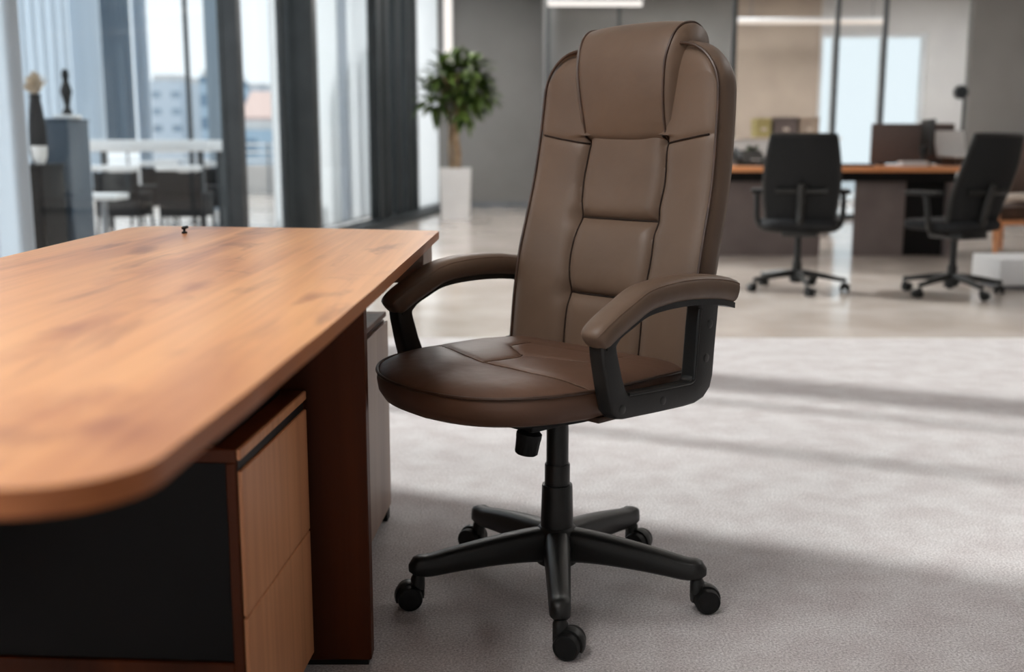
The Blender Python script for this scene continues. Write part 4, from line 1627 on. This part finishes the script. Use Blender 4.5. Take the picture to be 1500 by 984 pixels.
# hanging fabric panels, pillars and posts outside
for k, (a, c2, y, mt, lb) in enumerate(((22, 112, 14.2, 'sheer_blue', 'pale blue fabric panel hanging behind the navy cabinet'),
                                       (108, 156, 14.6, 'sheer_blue', 'pale blue fabric panel hanging beside the grey-blue one'),
                                       (155, 200, 15.0, 'sheer_slate', 'grey-blue fabric panel hanging above the white counter table'),
                                       (203, 224, 15.2, 'sheer_blue', 'narrow pale blue fabric panel at the right of the hanging row'))):
    xx0, xx1 = at(a, y), at(c2, y)
    b = bmesh.new()
    n = 24
    for_pts = []
    rows = []
    zb = 0.95 if k == 2 else 0.35
    for z in (zb, 2.2, 3.9):
        row = []
        for i in range(n + 1):
            row.append((xx0 + (xx1 - xx0) * i / n - (xx0 + xx1) / 2, 0.03 * math.sin(i * 1.6), z))
        rows.append(row)
    F_ = [[b.verts.new(p) for p in r] for r in rows]
    B_ = [[b.verts.new((p[0], p[1] + 0.006, p[2])) for p in r] for r in rows]
    for G in (F_, B_):
        for j in range(2):
            for i in range(n):
                b.faces.new((G[j][i], G[j][i + 1], G[j + 1][i + 1], G[j + 1][i]))
    pn = thing('curtain_panel', lb, 'curtain', ((xx0 + xx1) / 2, y, 0), 0, 'fabric panels hanging on the terrace')
    obj('fabric', b, M[mt], pn, 60)
    obj('rail', box(-(xx1 - xx0) / 2, (xx1 - xx0) / 2, -0.04, 0.04, 3.9, 3.95), M['frame_grey'], pn)
    obj('hem_bar', box(-(xx1 - xx0) / 2, (xx1 - xx0) / 2, -0.035, 0.035, zb - 0.03, zb), M['frame_grey'], pn)

o = thing('terrace_post', 'thin dark post rising behind the white counter table', 'post', (at(280, 13.4), 13.4, 0))
obj('shaft', box(-0.025, 0.025, -0.025, 0.025, 0.012, 4.0, 0.004, 1), M['frame'], o)
obj('foot_plate', box(-0.07, 0.07, -0.07, 0.07, 0, 0.012), M['frame'], o)
struct('column_terrace', box(at(309, 16), at(330, 16), 15.9, 16.2, 0, 4.2), M['grey_blue'], smooth=0)

# white panel blinds in the bay right of the thick dark frame
for k, (s0, s1, xb, mt, lb) in enumerate(((10.5, 12.58, -0.225, 'sheer_white', 'white panel blind nearest the thick dark window frame'), (12.6, 12.94, -0.225, 'sheer_grey', 'narrow grey panel blind between the two white ones'), (12.96, 14.3, -0.225, 'sheer_white', 'white panel blind right of the narrow grey panel blind'), (15.35, 16.7, 0.03, 'sheer_white', 'white panel blind in the far corner behind the potted tree'), (5.74, 6.06, 0.03, 'sheer_blue', 'pale blue panel blind at the left edge of the glazing'))):
    b = box(xb - 0.01, xb + 0.01, wy(s0), wy(s1), 0.06, CEIL - 0.06, 0.003, 1)
    pb_ = thing('panel_blind', lb, 'blind', (WALL_O[0], 0, 0), -WALL_A, 'panel blinds by the window wall')
    obj('fabric_panel', b, M[mt], pb_)
    obj('head_rail', box(xb - 0.02, xb + 0.02, wy(s0), wy(s1), CEIL - 0.06, CEIL, 0.003, 1), M['frame_grey'], pb_)
    obj('bottom_bar', box(xb - 0.014, xb + 0.014, wy(s0), wy(s1), 0.046, 0.06, 0.003, 1), M['frame_grey'], pb_)

# terrace parapet, railing, city
struct('parapet', box(-15.9, -0.6, 21.0, 21.3, 0, 0.55), M['wall_light'], smooth=0)
rl = thing('terrace_railing', 'white terrace railing of horizontal bars before the skyline', 'railing', (-5, 20.7, 0))
for z in (0.62, 0.76, 0.90):
    obj('bar', box(-6, 4.4, -0.02, 0.02, z, z + 0.045, 0.004, 1), M['white'], rl)
for k in range(9):
    obj('railing_post', box(-6 + 1.3 * k - 0.02, -6 + 1.3 * k + 0.02, -0.025, 0.025, 0, 0.95, 0.003, 1), M['frame_grey'], rl)
struct('ground', box(-900, 900, 24, 1400, -40.2, -40), M['city_ground'], smooth=0)
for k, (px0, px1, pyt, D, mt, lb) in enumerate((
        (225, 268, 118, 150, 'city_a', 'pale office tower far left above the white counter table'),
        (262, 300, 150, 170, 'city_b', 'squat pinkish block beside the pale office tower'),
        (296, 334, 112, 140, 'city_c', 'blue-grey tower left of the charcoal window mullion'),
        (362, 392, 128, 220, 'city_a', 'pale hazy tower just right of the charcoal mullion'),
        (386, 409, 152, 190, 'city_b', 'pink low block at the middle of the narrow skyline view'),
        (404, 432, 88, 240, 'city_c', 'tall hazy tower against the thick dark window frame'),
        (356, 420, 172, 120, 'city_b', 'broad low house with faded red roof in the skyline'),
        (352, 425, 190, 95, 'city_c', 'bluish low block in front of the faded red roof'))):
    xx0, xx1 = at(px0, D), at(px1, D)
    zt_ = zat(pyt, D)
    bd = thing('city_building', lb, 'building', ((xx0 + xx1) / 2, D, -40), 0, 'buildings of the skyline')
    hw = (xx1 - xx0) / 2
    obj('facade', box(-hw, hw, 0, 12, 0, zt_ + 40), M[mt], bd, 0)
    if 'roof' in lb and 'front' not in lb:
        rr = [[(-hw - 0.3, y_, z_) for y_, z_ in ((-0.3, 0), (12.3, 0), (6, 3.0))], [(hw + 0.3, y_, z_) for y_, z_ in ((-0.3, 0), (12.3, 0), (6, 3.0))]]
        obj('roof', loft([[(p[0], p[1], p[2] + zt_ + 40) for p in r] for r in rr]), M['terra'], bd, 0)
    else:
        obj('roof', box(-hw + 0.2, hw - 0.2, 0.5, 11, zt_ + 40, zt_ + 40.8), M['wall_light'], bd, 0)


# ------------------------------------------------------------------ lamps and added ceiling fill
def ceiling_panel(x, y, lx, ly, lb, mat=None):  # unseen glowing panel, added to brighten the room and chair
    t = thing('ceiling_fill', lb, 'lamp', (x, y, CEIL), 0, 'unseen fill panels added to the ceiling')
    b = bmesh.new()
    box(-lx / 2 - 0.03, lx / 2 + 0.03, -ly / 2 - 0.03, -ly / 2, -0.06, 0, 0, 1, b)
    box(-lx / 2 - 0.03, lx / 2 + 0.03, ly / 2, ly / 2 + 0.03, -0.06, 0, 0, 1, b)
    box(-lx / 2 - 0.03, -lx / 2, -ly / 2, ly / 2, -0.06, 0, 0, 1, b)
    box(lx / 2, lx / 2 + 0.03, -ly / 2, ly / 2, -0.06, 0, 0, 1, b)
    obj('frame', b, M['white'], t)
    obj('diffuser', box(-lx / 2, lx / 2, -ly / 2, ly / 2, -0.05, -0.02), mat or M['lamp'], t, 0)


ceiling_panel(-1.6, 0.6, 1.8, 1.2, 'added square fill light over the near end of the oak desk')
ceiling_panel(3.4, 4.4, 0.3, 2.4, 'added long fill light above the open carpet')
ceiling_panel(1.0, 10.5, 2.4, 0.3, 'added long fill light near the orange oak table')
ceiling_panel(-0.6, 8.6, 0.5, 2.6, 'added long fill light along the window wall')
ceiling_panel(-0.3, 13.6, 0.6, 3.0, 'added long fill light before the potted tree')
ceiling_panel(5.2, 11.2, 2.2, 0.5, 'added long fill light before the grey wall')
ceiling_panel(2.6, 15.6, 2.6, 0.9, 'added long fill light inside the glazed meeting room')
ceiling_panel(6.4, 15.6, 1.8, 0.9, 'added square fill light inside the glazed meeting room')


def pendant(x0, x1, y, z, lb, mat):
    t = thing('linear_pendant', lb, 'lamp', ((x0 + x1) / 2, y, z), 0)
    hw = (x1 - x0) / 2
    obj('housing', box(-hw, hw, -0.03, 0.03, 0.05, 0.085, 0.004, 1), M['white'], t)
    obj('diffuser', box(-hw + 0.01, hw - 0.01, -0.028, 0.028, 0.0, 0.05, 0.006, 1), mat, t)
    for s in (-0.8, 0.8):
        obj('cable', tube([(s * hw, 0, 0.08), (s * hw, 0, CEIL - z)], 0.006, 6), M['frame_grey'], t)
    return t


y = 13.4
p1 = pendant(at(800, y), at(938, y), y, zat(9, y), 'bright linear pendant lamp above left of the brown chair headrest', M['led'])
y = 16.6
p2 = pendant(at(1072, y), at(1290, y), y, zat(35, y), 'warm linear pendant lamp before the beige meeting room wall', M['strip'])
t = thing('wall_light', 'vertical light strip on the grey wall above the potted tree', 'lamp', (at(658, 16.7), 16.7, 0))
obj('housing', box(-0.07, 0.07, 0.0, 0.05, 1.92, CEIL - 0.02, 0.004, 1), M['white'], t)
obj('diffuser', box(-0.055, 0.055, -0.02, 0.0, 1.94, CEIL - 0.04, 0.004, 1), M['led'], t)
